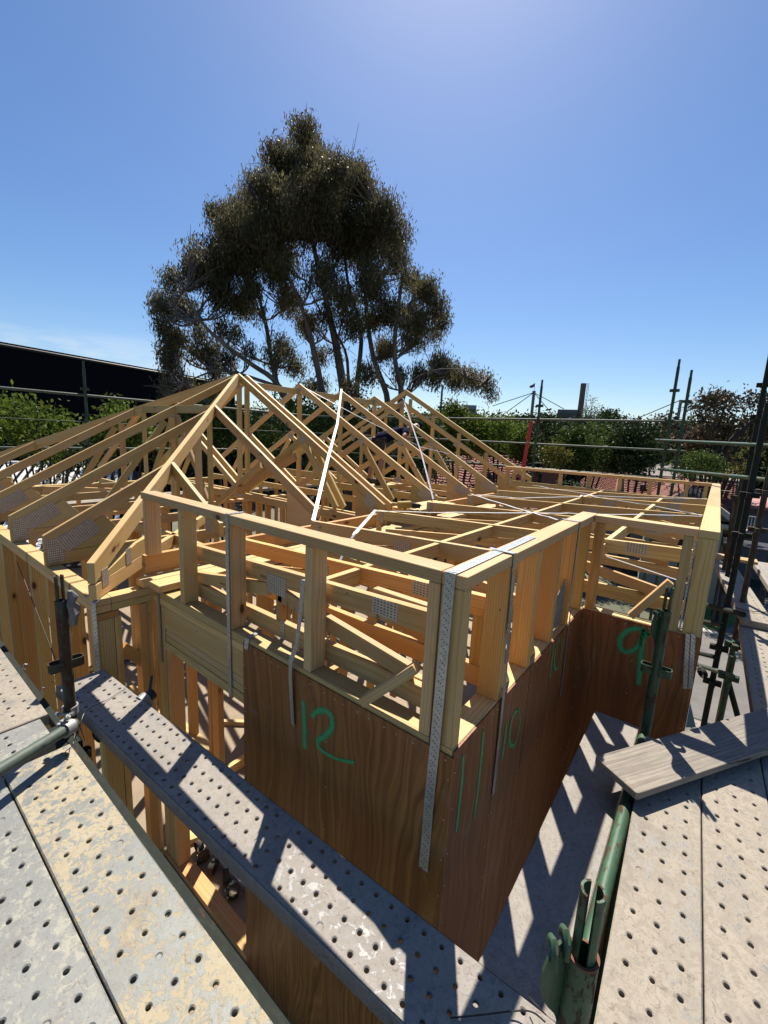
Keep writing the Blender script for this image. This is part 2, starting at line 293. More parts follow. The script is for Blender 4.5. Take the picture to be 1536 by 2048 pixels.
def tube(name, path, r, mat, parent=None, seg=14, cap=True, hollow=0.0, smooth=True):
    P_ = [Vector(p) for p in path]; V = []; F = []; G = []; L = 0.0; ru = random.uniform(0, 9)
    d = (P_[1]-P_[0]).normalized(); n = d.orthogonal().normalized()
    for i, p in enumerate(P_):
        t = (P_[min(i+1, len(P_)-1)]-P_[max(i-1, 0)]).normalized(); n = (n-t*n.dot(t)).normalized(); b = t.cross(n)
        if i: L += (p-P_[i-1]).length
        rr = r[i] if isinstance(r, (list, tuple)) else r
        for k in range(seg):
            a = 2*math.pi*k/seg; V.append(p+(n*math.cos(a)+b*math.sin(a))*rr); G.append((L+ru, math.cos(a)*rr, math.sin(a)*rr))
    for i in range(len(P_)-1):
        for k in range(seg):
            a, b2 = i*seg+k, i*seg+(k+1) % seg; F.append((a, b2, b2+seg, a+seg))
    if cap and not hollow: F.append(tuple(range(seg))[::-1]); F.append(tuple(range((len(P_)-1)*seg, len(P_)*seg)))
    if hollow:
        N0 = len(V); ends = [0, len(P_)-1]
        for i in range(len(P_)):
            t = (P_[min(i+1, len(P_)-1)]-P_[max(i-1, 0)]).normalized()
            for k in range(seg):
                q = V[i*seg+k]; V.append(P_[i]+(q-P_[i])*(1-hollow/((q-P_[i]).length))); G.append(G[i*seg+k])
        for i in range(len(P_)-1):
            for k in range(seg):
                a, b2 = N0+i*seg+k, N0+i*seg+(k+1) % seg; F.append((b2, a, a+seg, b2+seg))
        for e in ends:
            for k in range(seg):
                a, b2 = e*seg+k, e*seg+(k+1) % seg; q = (a, b2, N0+b2, N0+a); F.append(q if e else q[::-1])
    o = link_mesh(name, V, F, mat, parent, G, rtint(0.9, 1.05), smooth)
    if smooth:
        try: o.data.set_sharp_from_angle(angle=math.radians(50))
        except Exception: pass
    return o
def ribbon(name, pts, wid, side, mat, parent=None, lift=0.0, thick=0.0012, glscale=None):
    """flat strap following pts; side = vector(s) across"""
    P_ = [Vector(p) for p in pts]; V = []; G = []; L = 0.0; N = len(P_); ru = 0.0
    for i, p in enumerate(P_):
        t = (P_[min(i+1, N-1)]-P_[max(i-1, 0)]).normalized()
        s = Vector(side[i] if isinstance(side, list) else side); s = (s-t*s.dot(t)).normalized(); nn = t.cross(s)
        if i: L += (p-P_[i-1]).length
        ww = wid[i] if isinstance(wid, (list, tuple)) else wid
        for sg in (-1, 1):
            for h in (0, 1): V.append(p+s*(sg*ww/2)+nn*(h*thick+lift)); G.append((L, sg*(glscale if glscale else ww/2), h*0.001))
    F = []
    for i in range(N-1):
        a = i*4; b = a+4
        F += [(a, b, b+2, a+2), (a+1, a+3, b+3, b+1), (a, a+1, b+1, b), (a+2, b+2, b+3, a+3)]
    F += [(0, 2, 3, 1), (N*4-4, N*4-3, N*4-1, N*4-2)]
    return link_mesh(name, V, F, mat, parent, G)
def join_parts(name, items, mat, parent=None, smooth=False, tc=(1, 1, 1)):
    V = []; F = []; G = []
    for v, f in items:
        n = len(V); V += [tuple(x) for x in v]; F += [tuple(i+n for i in q) for q in f]
    return link_mesh(name, V, F, mat, parent, None, tc, smooth)
def boxvf(x0, x1, y0, y1, z0, z1):
    return [(x0, y0, z0), (x1, y0, z0), (x1, y1, z0), (x0, y1, z0), (x0, y0, z1), (x1, y0, z1), (x1, y1, z1), (x0, y1, z1)], BOX
def beamvf(a, b, wd, dp, up=(0, 0, 1)):
    a = Vector(a); b = Vector(b); A = (b-a).normalized(); S = Vector(up).cross(A).normalized(); U = A.cross(S); V = []
    for p in (a, b):
        for s, u in ((-1, -1), (1, -1), (1, 1), (-1, 1)): V.append(p+S*(s*wd/2)+U*(u*dp/2))
    return V, [(3, 2, 1, 0), (5, 6, 7, 4), (1, 5, 4, 0), (2, 6, 5, 1), (3, 7, 6, 2), (0, 4, 7, 3)]
def tubevf(a, b, r0, r1=None, seg=10, capped=True):
    a = Vector(a); b = Vector(b); t = (b-a).normalized(); n = t.orthogonal().normalized(); bb = t.cross(n); r1 = r0 if r1 is None else r1
    V = [a+(n*math.cos(2*math.pi*k/seg)+bb*math.sin(2*math.pi*k/seg))*r0 for k in range(seg)]+[b+(n*math.cos(2*math.pi*k/seg)+bb*math.sin(2*math.pi*k/seg))*r1 for k in range(seg)]
    F = [(k, (k+1) % seg, seg+(k+1) % seg, seg+k) for k in range(seg)]
    if capped: F += [tuple(range(seg))[::-1], tuple(range(seg, 2*seg))]
    return V, F
# ================================================================== THE HOUSE FRAME
def zt(y): return -0.38+0.556*(2.864-abs(y-5.064))
HV, YR, AP = 0.103, 5.064, -0.38+0.556*2.864
def plate(parent, c, A, Bv, wl, hl, n, name='nail_plate'):
    """toothed steel connector lying on a timber face"""
    A = Vector(A).normalized(); Bv = Vector(Bv).normalized(); n = Vector(n).normalized(); c = Vector(c); V = []; G = []
    for h in (0.0, 0.0014):
        for s, t in ((-1, -1), (1, -1), (1, 1), (-1, 1)): V.append(c+A*(s*wl/2)+Bv*(t*hl/2)+n*h); G.append((s*wl/2, t*hl/2, h))
    return link_mesh(name, V, BOX, M['plate'], parent, G)
def vprism(name, o, D, poly, th, mat, parent, bevel=0.0015, tc=None):
    D = Vector(D).normalized(); S = Vector((-D.y, D.x, 0)); o = Vector(o); n = len(poly)
    V = [o+D*p[0]+Vector((0, 0, p[1]))+S*(-th/2) for p in poly]+[o+D*p[0]+Vector((0, 0, p[1]))+S*(th/2) for p in poly]
    F = [tuple(range(n)), tuple(range(2*n-1, n-1, -1))]+[(i, (i+1) % n, n+(i+1) % n, n+i) for i in range(n)]
    A = (V[1]-V[0]).normalized(); U = A.cross(S)
    return solid(name, V, F, mat, parent, ((V[0]+V[n])/2, A, S, U), bevel, tc)
T2 = 0.0175
def truss_x(x, label, mat='pine', webs=True, plates=True, group='common roof trusses under the ridge', ynear=2.30):
    t = thing('roof_truss', label, 'roof truss', (x, YR, -0.60), group); m = M[mat]
    yn, yf = ynear, 2*YR-2.27
    prism('top_chord', [(yn, zt(yn)), (YR-0.001, AP), (YR-0.001, AP-HV), (yn, zt(yn)-HV)], 'x', x-T2, x+T2, m, t)
    prism('top_chord', [(YR+0.001, AP), (yf, zt(yf)), (yf, zt(yf)-HV), (YR+0.001, AP-HV)], 'x', x-T2, x+T2, m, t)
    box('bottom_chord', x-T2, x+T2, yn-0.03, yf, -0.60, -0.512, m, t)
    prism('heel_wedge', [(yn, -0.509), (yn+0.42, -0.509), (yn+0.42, zt(yn+0.42)-HV-0.004), (yn, zt(yn)-HV-0.004)], 'x', x-T2+0.001, x+T2-0.001, m, t)
    box('king_post', x-T2+0.001, x+T2-0.001, YR-0.045, YR+0.045, -0.51, AP-HV-0.055, m, t)
    if webs:
        for sg in (-1, 1):
            ya = YR+sg*0.06; yb = YR+sg*1.36
            beam('web', (x, ya, -0.46), (x, yb, zt(yb)-HV-0.035), 0.033, 0.085, m, t, up=(0, -sg*0.6, 1))
            yc = YR+sg*1.44; yd = YR+sg*2.02
            beam('web', (x, yc, zt(yc)-HV-0.04), (x, yd, -0.475), 0.033, 0.085, m, t, up=(0, sg*0.6, 1))
    if plates:
        sl = Vector((0, 1, 0.556)).normalized(); pn = sl.cross(Vector((1, 0, 0)))
        plate(t, (x-T2, yn+0.09, zt(yn+0.09)-0.055), (0, 0, 1), (0, 1, 0), 0.10, 0.13, (-1, 0, 0)) if x > 3 else None
        plate(t, (x-T2-0.0016, yn+0.2, zt(yn+0.2)-0.10), pn, sl, 0.15, 0.16, (-1, 0, 0))
        plate(t, (x-T2, YR, -0.52), (0, 1, 0), (0, 0, 1), 0.20, 0.10, (-1, 0, 0))
        plate(t, (x-T2, YR, AP-0.14), (0, 0, 1), (0, 1, 0), 0.12, 0.075, (-1, 0, 0))
        plate(t, (x-T2, YR-1.40, zt(YR-1.40)-0.10), sl, pn, 0.11, 0.10, (-1, 0, 0))
        plate(t, (x-T2, YR+1.40, zt(YR+1.40)-0.10), sl, pn, 0.11, 0.10, (-1, 0, 0))
    return t
truss_x(2.55, 'first full pine truss at the hip peak, nearer half of the doubled girder')
truss_x(2.68, 'second full pine truss close behind the first, farther half of the doubled girder', plates=False)
truss_x(3.69, 'pine truss one step back from the doubled girder, long white strap starts on its ridge')
truss_x(4.68, 'fourth pine truss, middle of the ridge, white brace tied to its peak')
truss_x(5.65, 'fifth pine truss, last but one before the gable end')
truss_x(6.60, 'farthest pine truss standing just inside the raised gable frame', webs=False)
# truncated girder with a flat top below the hip
t = thing('truncated_truss', 'flat topped truncated truss with twin posts under the hip rafter', 'roof truss', (1.6, YR, -0.60)); m = M['pine']; x = 1.6
yf = 4.12; zf = zt(yf)
prism('top_chord', [(2.36, zt(2.36)), (yf, zf), (yf, zf-HV), (2.36, zt(2.36)-HV)], 'x', x-T2, x+T2, m, t)
prism('top_chord', [(2*YR-yf, zf), (7.8, zt(7.8)), (7.8, zt(7.8)-HV), (2*YR-yf, zf-HV)], 'x', x-T2, x+T2, m, t)
box('flat_chord', x-T2, x+T2, yf+0.002, 2*YR-yf-0.002, zf-0.098, zf-0.008, m, t)
box('bottom_chord', x-T2, x+T2, 2.3, 7.8, -0.60, -0.512, m, t)
prism('heel_wedge', [(2.36, -0.509), (2.8, -0.509), (2.8, zt(2.8)-HV-0.004), (2.36, zt(2.36)-HV-0.004)], 'x', x-T2+0.001, x+T2-0.001, m, t)
for yy, ww in ((4.17, 0.045), (4.24, 0.07), (YR, 0.07), (5.97, 0.07)): box('post', x-T2+0.001 if ww != 0.045 else x-0.06, x+T2-0.001 if ww != 0.045 else x-T2-0.002, yy-ww/2, yy+ww/2, -0.51 if ww != 0.045 else -0.6, zf-0.10 if ww != 0.045 else zf-0.02, m, t)
beam('web', (x, 4.32, -0.46), (x, 5.0, zf-0.14), 0.033, 0.07, m, t); beam('web', (x, 5.12, zf-0.14), (x, 5.9, -0.46), 0.033, 0.07, m, t)
beam('web', (x, 3.25, zt(3.25)-HV-0.04), (x, 4.1, -0.46), 0.033, 0.07, m, t)
for yy, zz in ((4.24, zf-0.11), (4.24, -0.5), (YR, zf-0.11)): plate(t, (x-T2, yy, zz), (0, 0, 1), (0, 1, 0), 0.10, 0.075, (-1, 0, 0))
# jack rafter pairs near side
t = thing('jack_rafter', 'short pine jack rafter from the hip down to the wall behind the parapet', 'rafter', (0.594, 2.4, -0.5)); x = 0.594
prism('chord', [(2.36, zt(2.36)), (3.10, zt(3.10)), (3.10, zt(3.10)-HV), (2.36, zt(2.36)-HV)], 'x', x-T2, x+T2, M['pine'], t)
box('bottom_chord', x-T2, x+T2, 2.3, 3.9, -0.60, -0.512, M['pine'], t)
plate(t, (x-T2, 2.5, zt(2.5)-0.12), (0, 1, 0), (0, 0, 1), 0.12, 0.1, (-1, 0, 0))
# hip rafters
def hip(sy, label):
    y0 = 2.2 if sy > 0 else 7.93; o = (-0.335, y0, 0); D = (1, sy, 0); L = 2.864*math.sqrt(2); s2 = math.sqrt(2)
    t = thing('hip_rafter', label, 'hip rafter', (-0.335, y0, -0.6)); z0 = -0.38; k = 0.556/s2
    vprism('rafter', o, D, [(0.0, z0), (L-0.05, z0+k*(L-0.05)), (L-0.05, z0+k*(L-0.05)-0.125), (0.0, z0-0.125)], 0.042, M['pine'], t, tc=(1.02, 1.0, 0.97))
    vprism('bottom_chord', o, D, [(0.0, -0.512), (2.6, -0.512), (2.6, -0.605), (0.0, -0.605)], 0.042, M['pine'], t)
    vprism('heel_block', o, D, [(0.06, -0.509), (0.95, -0.509), (0.95, -0.40), (0.55, -0.40), (0.06, z0+k*0.06-0.13)], 0.040, M['pine'], t)
    S = Vector((-sy, 1, 0)).normalized() if sy > 0 else Vector((-1, -1, 0)).normalized()
    n = Vector((1, -1, 0)).normalized(); Dv = Vector((1, sy, 0)).normalized()
    if sy > 0:
        for s, z in ((0.11, -0.50), (0.42, -0.46)): plate(t, Vector(o)+Dv*s+n*0.0212+Vector((0, 0, z)), Dv, (0, 0, 1), 0.075, 0.11, n)
    return t
hip(1, 'near hip rafter rising from the wall corner behind the parapet up to the peak')
hip(-1, 'far hip rafter running from the back corner up to the peak')
# hip end trusses running out from the left wall
def jack(y, xe, label, plates=True, split=None):
    t = thing('hip_end_truss', label, 'roof truss', (-0.33, y, -0.6), 'hip end trusses resting on the left wall'); zx = lambda x: -0.38+0.556*(x+0.33); m = M['pine']
    tcx = rtint(0.84, 0.97, 0.03)
    prism('top_chord', [(-0.335, zx(-0.335)), (xe, zx(xe)), (xe, zx(xe)-HV), (-0.335, zx(-0.335)-HV)], 'y', y-T2, y+T2, m, t, tc=tcx)
    box('bottom_chord', -0.335, 1.575, y-T2, y+T2, -0.605, -0.512, m, t, tc=rtint(0.8, 0.95))
    prism('heel_wedge', [(-0.335, -0.509), (0.16, -0.509), (0.16, -0.40), (0.05, zx(0.05)-HV-0.004), (-0.335, zx(-0.335)-HV-0.004)], 'y', y-T2+0.001, y+T2-0.001, m, t)
    if xe > 1.2:
        xw = min(xe-0.25, 1.45); beam('web', (0.75, y, -0.47), (xw, y, zx(xw)-HV-0.03), 0.033, 0.07, m, t, up=(-1, 0, 1))
        box('post', xw+0.05, xw+0.12, y-T2+0.001, y+T2-0.001, -0.51, zx(xw+0.05)-HV-0.003, m, t)
    if plates:
        sl = Vector((1, 0, 0.556)).normalized(); pn = sl.cross(Vector((0, 1, 0))); 
        plate(t, (-0.27, y-T2, -0.50), (0, 0, 1), (1, 0, 0), 0.17, 0.10, (0, -1, 0))
        plate(t, (-0.12, y-T2-0.0016, -0.405), sl, pn, 0.26, 0.13, (0, -1, 0))
    return t
jack(3.105, 0.56, 'nearest hip end truss, lowest sloping chord meeting the near hip rafter')
jack(4.03, 1.50, 'second hip end truss, chord meeting the near hip rafter halfway up')
jack(5.02, 2.50, 'middle hip end truss whose chord climbs all the way to the peak')
jack(6.05, 1.50, 'fourth hip end truss, bracketed to the far hip rafter')
jack(6.98, 0.56, 'farthest hip end truss, short chord under the far hip rafter')
# outriggers / raised gable end
t = thing('gable_frame', 'raised gable rafter with a row of short studs at the far end of the roof', 'gable frame', (6.72, YR, -0.6)); x = 6.72; dz = 0.24
for a, b in ((2.12, YR-0.001), (YR+0.001, 2*YR-2.12)): prism('raised_rafter', [(a, zt(a)+dz), (b, zt(b)+dz), (b, zt(b)+dz-HV), (a, zt(a)+dz-HV)], 'x', x-0.0225, x+0.0225, M['pine'], t)
for yy in (2.45, 3.05, 3.68, 4.32, 4.93, 5.6, 6.3, 7.0): box('stud', x-0.021, x+0.021, yy-0.035, yy+0.035, -0.60, zt(yy)+dz-HV-0.025, M['pine'], t)
# ridge and lateral timbers
t = tagp(box('ridge_board', 2.70, 6.58, YR+0.047, YR+0.082, 1.04, 1.13, M['pine']), 'long pine ridge board tying the truss peaks together', 'ridge board')
t = thing('diagonal_brace', 'doubled orange pine brace inside the roof beside the girder truss', 'timber brace', (2.45, 4.3, -0.4))
beam('brace', (2.42, 4.98, -0.45), (2.42, 3.72, 0.16), 0.04, 0.09, M['orange'], t, up=(0, .5, 1)); beam('brace', (2.37, 4.86, -0.47), (2.37, 3.60, 0.12), 0.04, 0.09, M['orange'], t, up=(0, .5, 1))
for i, (xx, ya, yb, lb) in enumerate(((2.1, 4.55, 7.3, 'near'), (3.2, 2.4, 4.9, 'middle'), (4.2, 2.45, 7.6, 'third'), (5.2, 4.9, 7.6, 'farthest'))):
    tagp(beam('ceiling_runner', (xx, ya, -0.455), (xx, yb, -0.455), 0.035, 0.09, M['pine']), 'pine ceiling runner across the truss bottoms, %s one along the ridge' % lb, 'timber', 'ceiling runners on the truss bottoms')
# ------------------------------------------------------------------ parapet in front (plane x = 0)
t = thing('parapet_frame', 'front parapet wall frame above the sheet painted 12', 'wall frame', (0.045, 1.2, -0.655)); m = M['frame']
box('top_plate', 0, 0.09, 0.093, 2.307, -0.045, 0, m, t, 0.002)
box('bottom_plate', 0, 0.09, 0.093, 2.2, -0.655, -0.61, m, t, 0.002)
for ya, yb in ((0.095, 0.14), (0.705, 0.75), (1.30, 1.345), (1.79, 1.835)): box('stud', 0.001, 0.089, ya, yb, -0.609, -0.0465, m, t, 0.002)
box('stud', 0.001, 0.089, 2.24, 2.285, -0.41, -0.0465, m, t, 0.002)
# parapet on the right (plane y = 0)
t = thing('parapet_frame', 'right parapet wall frame above the sheets painted 11 and 10', 'wall frame', (0.9, 0.045, -0.655))
box('top_plate', 0, 1.81, 0, 0.09, -0.045, 0, m, t, 0.002); box('bottom_plate', 0, 1.72, 0, 0.09, -0.655, -0.61, m, t, 0.002)
box('stud', 0.001, 0.046, 0.002, 0.088, -0.609, -0.0465, m, t, 0.002, tc=(0.92, 0.94, 0.88))
for xa in (0.362, 0.70, 1.04, 1.34, 1.645): box('stud', xa, xa+0.045, 0.001, 0.089, -0.609, -0.0465, M['orange'], t, 0.002)
# return and far room parapet
t = thing('parapet_frame', 'stepped out parapet corner frame above the sheet painted 9', 'wall frame', (1.76, -0.3, -0.655))
box('top_plate', 1.722, 1.81, -0.532, -0.003, -0.045, 0, m, t, 0.002); box('bottom_plate', 1.722, 1.81, -0.625, -0.003, -0.655, -0.61, m, t, 0.002)
box('stud', 1.723, 1.80, -0.515, -0.47, -0.609, -0.0465, m, t, 0.002); box('stud', 1.722, 1.767, -0.625, -0.537, -0.66, -0.0465, M['pine'], t, 0.002)
box('stud', 1.723, 1.80, -0.062, -0.012, -0.609, -0.0465, M['orange'], t, 0.002)
t = thing('parapet_frame', 'long parapet frame running away along the right edge of the flat roof', 'wall frame', (4, -0.58, -0.655))
box('top_plate', 1.72, 3.1, -0.627, -0.535, -0.045, 0, M['pine'], t, 0.002); box('top_plate', 3.103, 6.36, -0.627, -0.535, -0.045, 0, M['pine'], t, 0.002)
box('bottom_plate', 1.83, 6.36, -0.625, -0.537, -0.655, -0.61, m, t)
for k in range(8): box('stud', 2.25+k*0.58, 2.295+k*0.58, -0.624, -0.538, -0.609, -0.0465, M['pine'], t)
t = thing('parapet_frame', 'far parapet frame of short studs closing the flat roof in front of the tiled houses', 'wall frame', (6.31, 1, -0.655))
box('top_plate', 6.27, 6.36, -0.53, 2.47, -0.045, 0, M['pine'], t); box('bottom_plate', 6.27, 6.36, -0.53, 2.47, -0.655, -0.61, M['pine'], t)
for yy in (2.40, 2.10, 1.47, 1.02, 0.58, 0.17, -0.28, -0.50): box('stud', 6.272, 6.358, yy, yy+0.045, -0.609, -0.0465, M['pine'], t)
box('rail', 6.225, 6.268, -0.53, 2.3, -0.33, -0.24, M['pine'], t)
# ------------------------------------------------------------------ flat roof trusses
def ztf(y): return -0.20-0.045*y
def flat(x, y0, label, col='pine', web=True):
    t = thing('flat_truss', label, 'roof truss', (x, 1, -0.605), 'shallow flat roof trusses'); m = M[col]; y1 = 1.99
    prism('top_chord', [(y0, ztf(y0)), (y1, ztf(y1)), (y1, ztf(y1)-0.09), (y0, ztf(y0)-0.09)], 'x', x-T2, x+T2, m, t)
    box('bottom_chord', x-T2, x+T2, y0, y1-0.05, -0.605, -0.517, m, t)
    box('end_post', x-T2+0.001, x+T2-0.001, y1-0.048, y1-0.002, -0.61, ztf(y1)-0.092, m, t)
    box('end_post', x-T2+0.001, x+T2-0.001, y0+0.01, y0+0.055, -0.515, ztf(y0)-0.092, m, t)
    if web:
        ym = y0+1.0; beam('web', (x, ym-0.03, ztf(ym)-0.13), (x, y0+0.16, -0.49), 0.033, 0.07, m, t, up=(0, 1, 1)); beam('web', (x, ym+0.06, ztf(ym)-0.13), (x, y1-0.12, -0.49), 0.033, 0.07, m, t, up=(0, -1, 1))
        box('web', x-T2+0.001, x+T2-0.001, ym-0.06, ym-0.015, -0.515, ztf(ym)-0.095, M['orange'], t)
    plate(t, (x-T2, y0+0.98, ztf(y0+1)-0.085), (0, 1, 0.0), (0, 0, 1), 0.15, 0.10, (-1, 0, 0)); plate(t, (x-T2, y1-0.06, ztf(y1)-0.06), (0, 0, 1), (0, 1, 0), 0.10, 0.06, (-1, 0, 0))
    plate(t, (x-T2, y0+0.30, ztf(y0)-0.05), (0, 1, 0), (0, 0, 1), 0.13, 0.07, (-1, 0, 0)); plate(t, (x-T2, y0+0.93, -0.555), (0, 0, 1), (0, 1, 0), 0.10, 0.03, (-1, 0, 0))
    return t
for i, (x, c, lb) in enumerate(((0.13, 'frame', 'first flat truss directly behind the front parapet studs'), (0.42, 'orange', 'second flat truss, close behind the first'), (1.20, 'pine', 'third flat truss behind the front parapet, white strap end beside it'), (2.04, 'pine', 'fourth flat truss, perforated strap hangs at its inner end'), (2.95, 'pine', 'fifth flat truss, in the middle of the flat roof'), (3.95, 'pine', 'sixth flat truss, under the crossing of two white straps'), (4.9, 'pine', 'seventh flat truss, last but one before the far parapet'), (5.75, 'pine', 'last flat truss beside the far parapet'))):
    flat(x, 0.10 if x < 1.85 else -0.52, lb, c)
tagp(beam('blocking_beam', (0.05, 0.80, -0.288), (6.2, 0.80, -0.288), 0.035, 0.088, M['pine']), 'long pine blocking beam crossing all the flat trusses', 'timber')
tagp(beam('blocking_beam', (1.85, -0.02, -0.27), (6.2, -0.02, -0.27), 0.035, 0.088, M['pine']), 'second blocking beam nearer the right parapet, over the wider room', 'timber')
# inner bearing wall boards between flat roof and main roof
t = thing('bearing_wall', 'inner bearing wall topped by two flat walkway boards', 'wall frame', (3, 2.2, -0.655))
box('board', -0.03, 3.3, 2.035, 2.17, -0.60, -0.555, M['pine'], t, tc=(1.05, 1.03, 1)); box('board', 3.31, 6.2, 2.03, 2.17, -0.60, -0.555, M['pine'], t); box('board', -0.06, 2.9, 2.18, 2.285, -0.60, -0.555, M['pine'], t, tc=(1.04, 1.02, 1)); box('board', 2.92, 6.2, 2.18, 2.285, -0.60, -0.555, M['pine'], t)
box('ledger', 0.0, 6.2, 2.29, 2.335, -0.552, -0.42, M['orange'], t)
box('plate', 0.1, 6.2, 2.04, 2.13, -0.655, -0.612, M['pine'], t)
for k in range(14): box('stud', 0.35+k*0.45, 0.395+k*0.45, 2.045, 2.125, -2.62, -0.66, M['orange'], t)
t = thing('working_board', 'raised pine working board beside the doubled girder heels, carrying the nail gun', 'timber board', (3.2, 2.15, -0.418))
box('board', 2.72, 3.65, 2.0, 2.155, -0.418, -0.376, M['pine'], t); box('board', 2.73, 3.64, 2.16, 2.335, -0.418, -0.374, M['pine'], t); box('bearer', 2.9, 2.945, 2.03, 2.28, -0.553, -0.42, M['pine'], t)
# ------------------------------------------------------------------ front wall under the parapet: header, jambs, sill
t = thing('window_wall_frame', 'storey wall frame with laminated header over the open window beside sheet 12', 'wall frame', (0.045, 1.1, -2.7)); m = M['frame']
box('plate', 0, 0.09, 0.093, 2.2, -0.701, -0.657, m, t)
box('header', 0.001, 0.089, 1.0, 2.05, -0.845, -0.703, m, t, tc=(0.9, 0.93, 0.82)); box('header', 0.002, 0.088, 1.0, 2.04, -0.888, -0.847, m, t); box('header', 0.001, 0.087, 1.0, 2.04, -0.93, -0.89, m, t, tc=(0.88, 0.9, 0.8)); box('header', -0.003, 0.089, 1.0, 2.05, -0.985, -0.932, m, t, tc=(0.95, 0.97, 0.85))
for k, (ya, yb) in enumerate(((2.055, 2.088), (2.09, 2.123), (2.125, 2.158), (2.16, 2.196))): box('jamb_stud', 0.001+0.002*k, 0.089, ya, yb, -2.62, -0.705, m, t)
box('jamb_stud', 0.003, 0.088, 2.0, 2.05, -2.62, -0.99, M['orange'], t); box('jamb_stud', 0.004, 0.088, 1.16, 1.205, -2.62, -0.99, M['orange'], t)
for yy in (0.3, 0.75): box('stud', 0.003, 0.088, yy, yy+0.045, -2.62, -0.705, M['orange'], t)
box('sill_plate', -0.004, 0.09, -0.0, 2.2, -2.665, -2.62, M['orange'], t)
# return wall between front wall and left wing
t = thing('return_wall_frame', 'short return wall frame at the inner corner under the near hip heel', 'wall frame', (-0.15, 2.245, -2.7))
box('top_plate', -0.238, -0.002, 2.2, 2.288, -0.652, -0.61, m, t, tc=(1.02, 1.02, 0.95)); box('top_plate', -0.238, -0.002, 2.201, 2.287, -0.70, -0.655, m, t)
box('corner_stud', -0.327, -0.232, 2.2, 2.245, -2.62, -0.745, m, t, tc=(0.8, 0.84, 0.72)); box('corner_stud', -0.228, -0.19, 2.202, 2.288, -2.62, -0.745, M['frame'], t); box('block', -0.327, -0.20, 2.2, 2.288, -0.743, -0.702, M['orange'], t, tc=(0.75, 0.65, 0.6))
box('stud', -0.085, -0.04, 2.203, 2.288, -2.62, -0.705, M['orange'], t); box('stud', -0.037, -0.003, 2.215, 2.288, -2.62, -0.705, M['frame'], t)
box('sill_plate', -0.33, -0.002, 2.2, 2.288, -2.665, -2.62, m, t); beam('brace', (-0.18, 2.25, -0.98), (-0.06, 2.25, -1.12), 0.035, 0.07, M['orange'], t)
# left wing wall (plane x = -0.33)
t = thing('left_wall_frame', 'left wing wall frame of wide orange studs beside the scaffold deck', 'wall frame', (-0.285, 5, -2.7))
box('top_plate', -0.33, -0.24, 2.2, 5.0, -0.652, -0.61, M['pine'], t, 0.002); box('top_plate', -0.33, -0.24, 5.003, 8.0, -0.652, -0.61, M['pine'], t)
box('top_plate', -0.329, -0.241, 2.2, 8.0, -0.697, -0.654, M['frame'], t)
yy = 2.25
for k in range(14):
    box('stud', -0.328, -0.242, yy, yy+0.045, -2.62, -0.70, M['orange' if k % 3 else 'pine'], t, 0.002)
    if k % 4 == 1: box('stud', -0.328, -0.242, yy+0.048, yy+0.09, -2.62, -0.70, M['frame'], t)
    yy += 0.43
box('bottom_plate', -0.33, -0.24, 2.2, 8.0, -2.665, -2.62, M['pine'], t)
# end-hidden walls of the house, seen through the openings
t = thing('back_wall_frame', 'far side wall frame seen through the roof timbers', 'wall frame', (3, 7.9, -2.7))
box('top_plate', -0.24, 6.7, 7.86, 7.95, -0.655, -0.61, M['pine'], t)
for k in range(15): box('stud', -0.1+k*0.46, -0.055+k*0.46, 7.862, 7.948, -2.62, -0.66, M['orange'], t)
t = thing('end_wall_frame', 'end wall frame under the far gable', 'wall frame', (6.7, 5, -2.7))
box('top_plate', 6.66, 6.75, 2.1, 7.86, -0.655, -0.61, M['pine'], t)
for k in range(12): box('stud', 6.662, 6.748, 2.3+k*0.46, 2.345+k*0.46, -2.62, -0.66, M['orange'], t)
# room partitions
def partition(label, a, b, hgt=0.0, n=7, mat='orange'):
    a = Vector(a); b = Vector(b); t = thing('partition_frame', label, 'wall frame', (*((a+b)/2).xy, -2.7), 'internal partition frames')
    for z, nm in ((-2.642, 'bottom_plate'), (-0.68, 'top_plate')): beam(nm, (a.x, a.y, z), (b.x, b.y, z), 0.088, 0.044, M['pine'], t)
    for k in range(n):
        p = a.lerp(b, (k+0.15)/(n-0.7)); d = (b-a).normalized(); box('stud', p.x-(0.022 if abs(d.x) > 0.5 else 0.043), p.x+(0.022 if abs(d.x) > 0.5 else 0.043), p.y-(0.022 if abs(d.y) > 0.5 else 0.043), p.y+(0.022 if abs(d.y) > 0.5 else 0.043), -2.618, -0.704, M[mat], t)
partition('internal stud partition crossing the room behind the open window', (0.75, 2.75, 0), (0.75, 4.4, 0), n=5)
partition('internal stud partition farther back under the main roof', (2.9, 3.3, 0), (2.9, 7.4, 0), n=9)
partition('internal stud partition along the corridor under the bearing wall', (1.4, 3.05, 0), (6.2, 3.05, 0), n=11)
partition('internal stud partition below the ridge line', (0.0, 5.3, 0), (4.6, 5.3, 0), n=10)
# upper floor and the storey below
tagp(box('upper_floor', -0.33, 6.76, -0.0, 7.95, -2.72, -2.668, plain('particleboard_floor', (0.34, 0.26, 0.17), 0.75, 0, 4, 0.5, 0.55), None, 0), kind='structure')
tagp(box('upper_floor', 1.73, 6.36, -0.62, -0.003, -2.72, -2.668, bpy.data.materials['particleboard_floor'], None, 0), kind='structure')
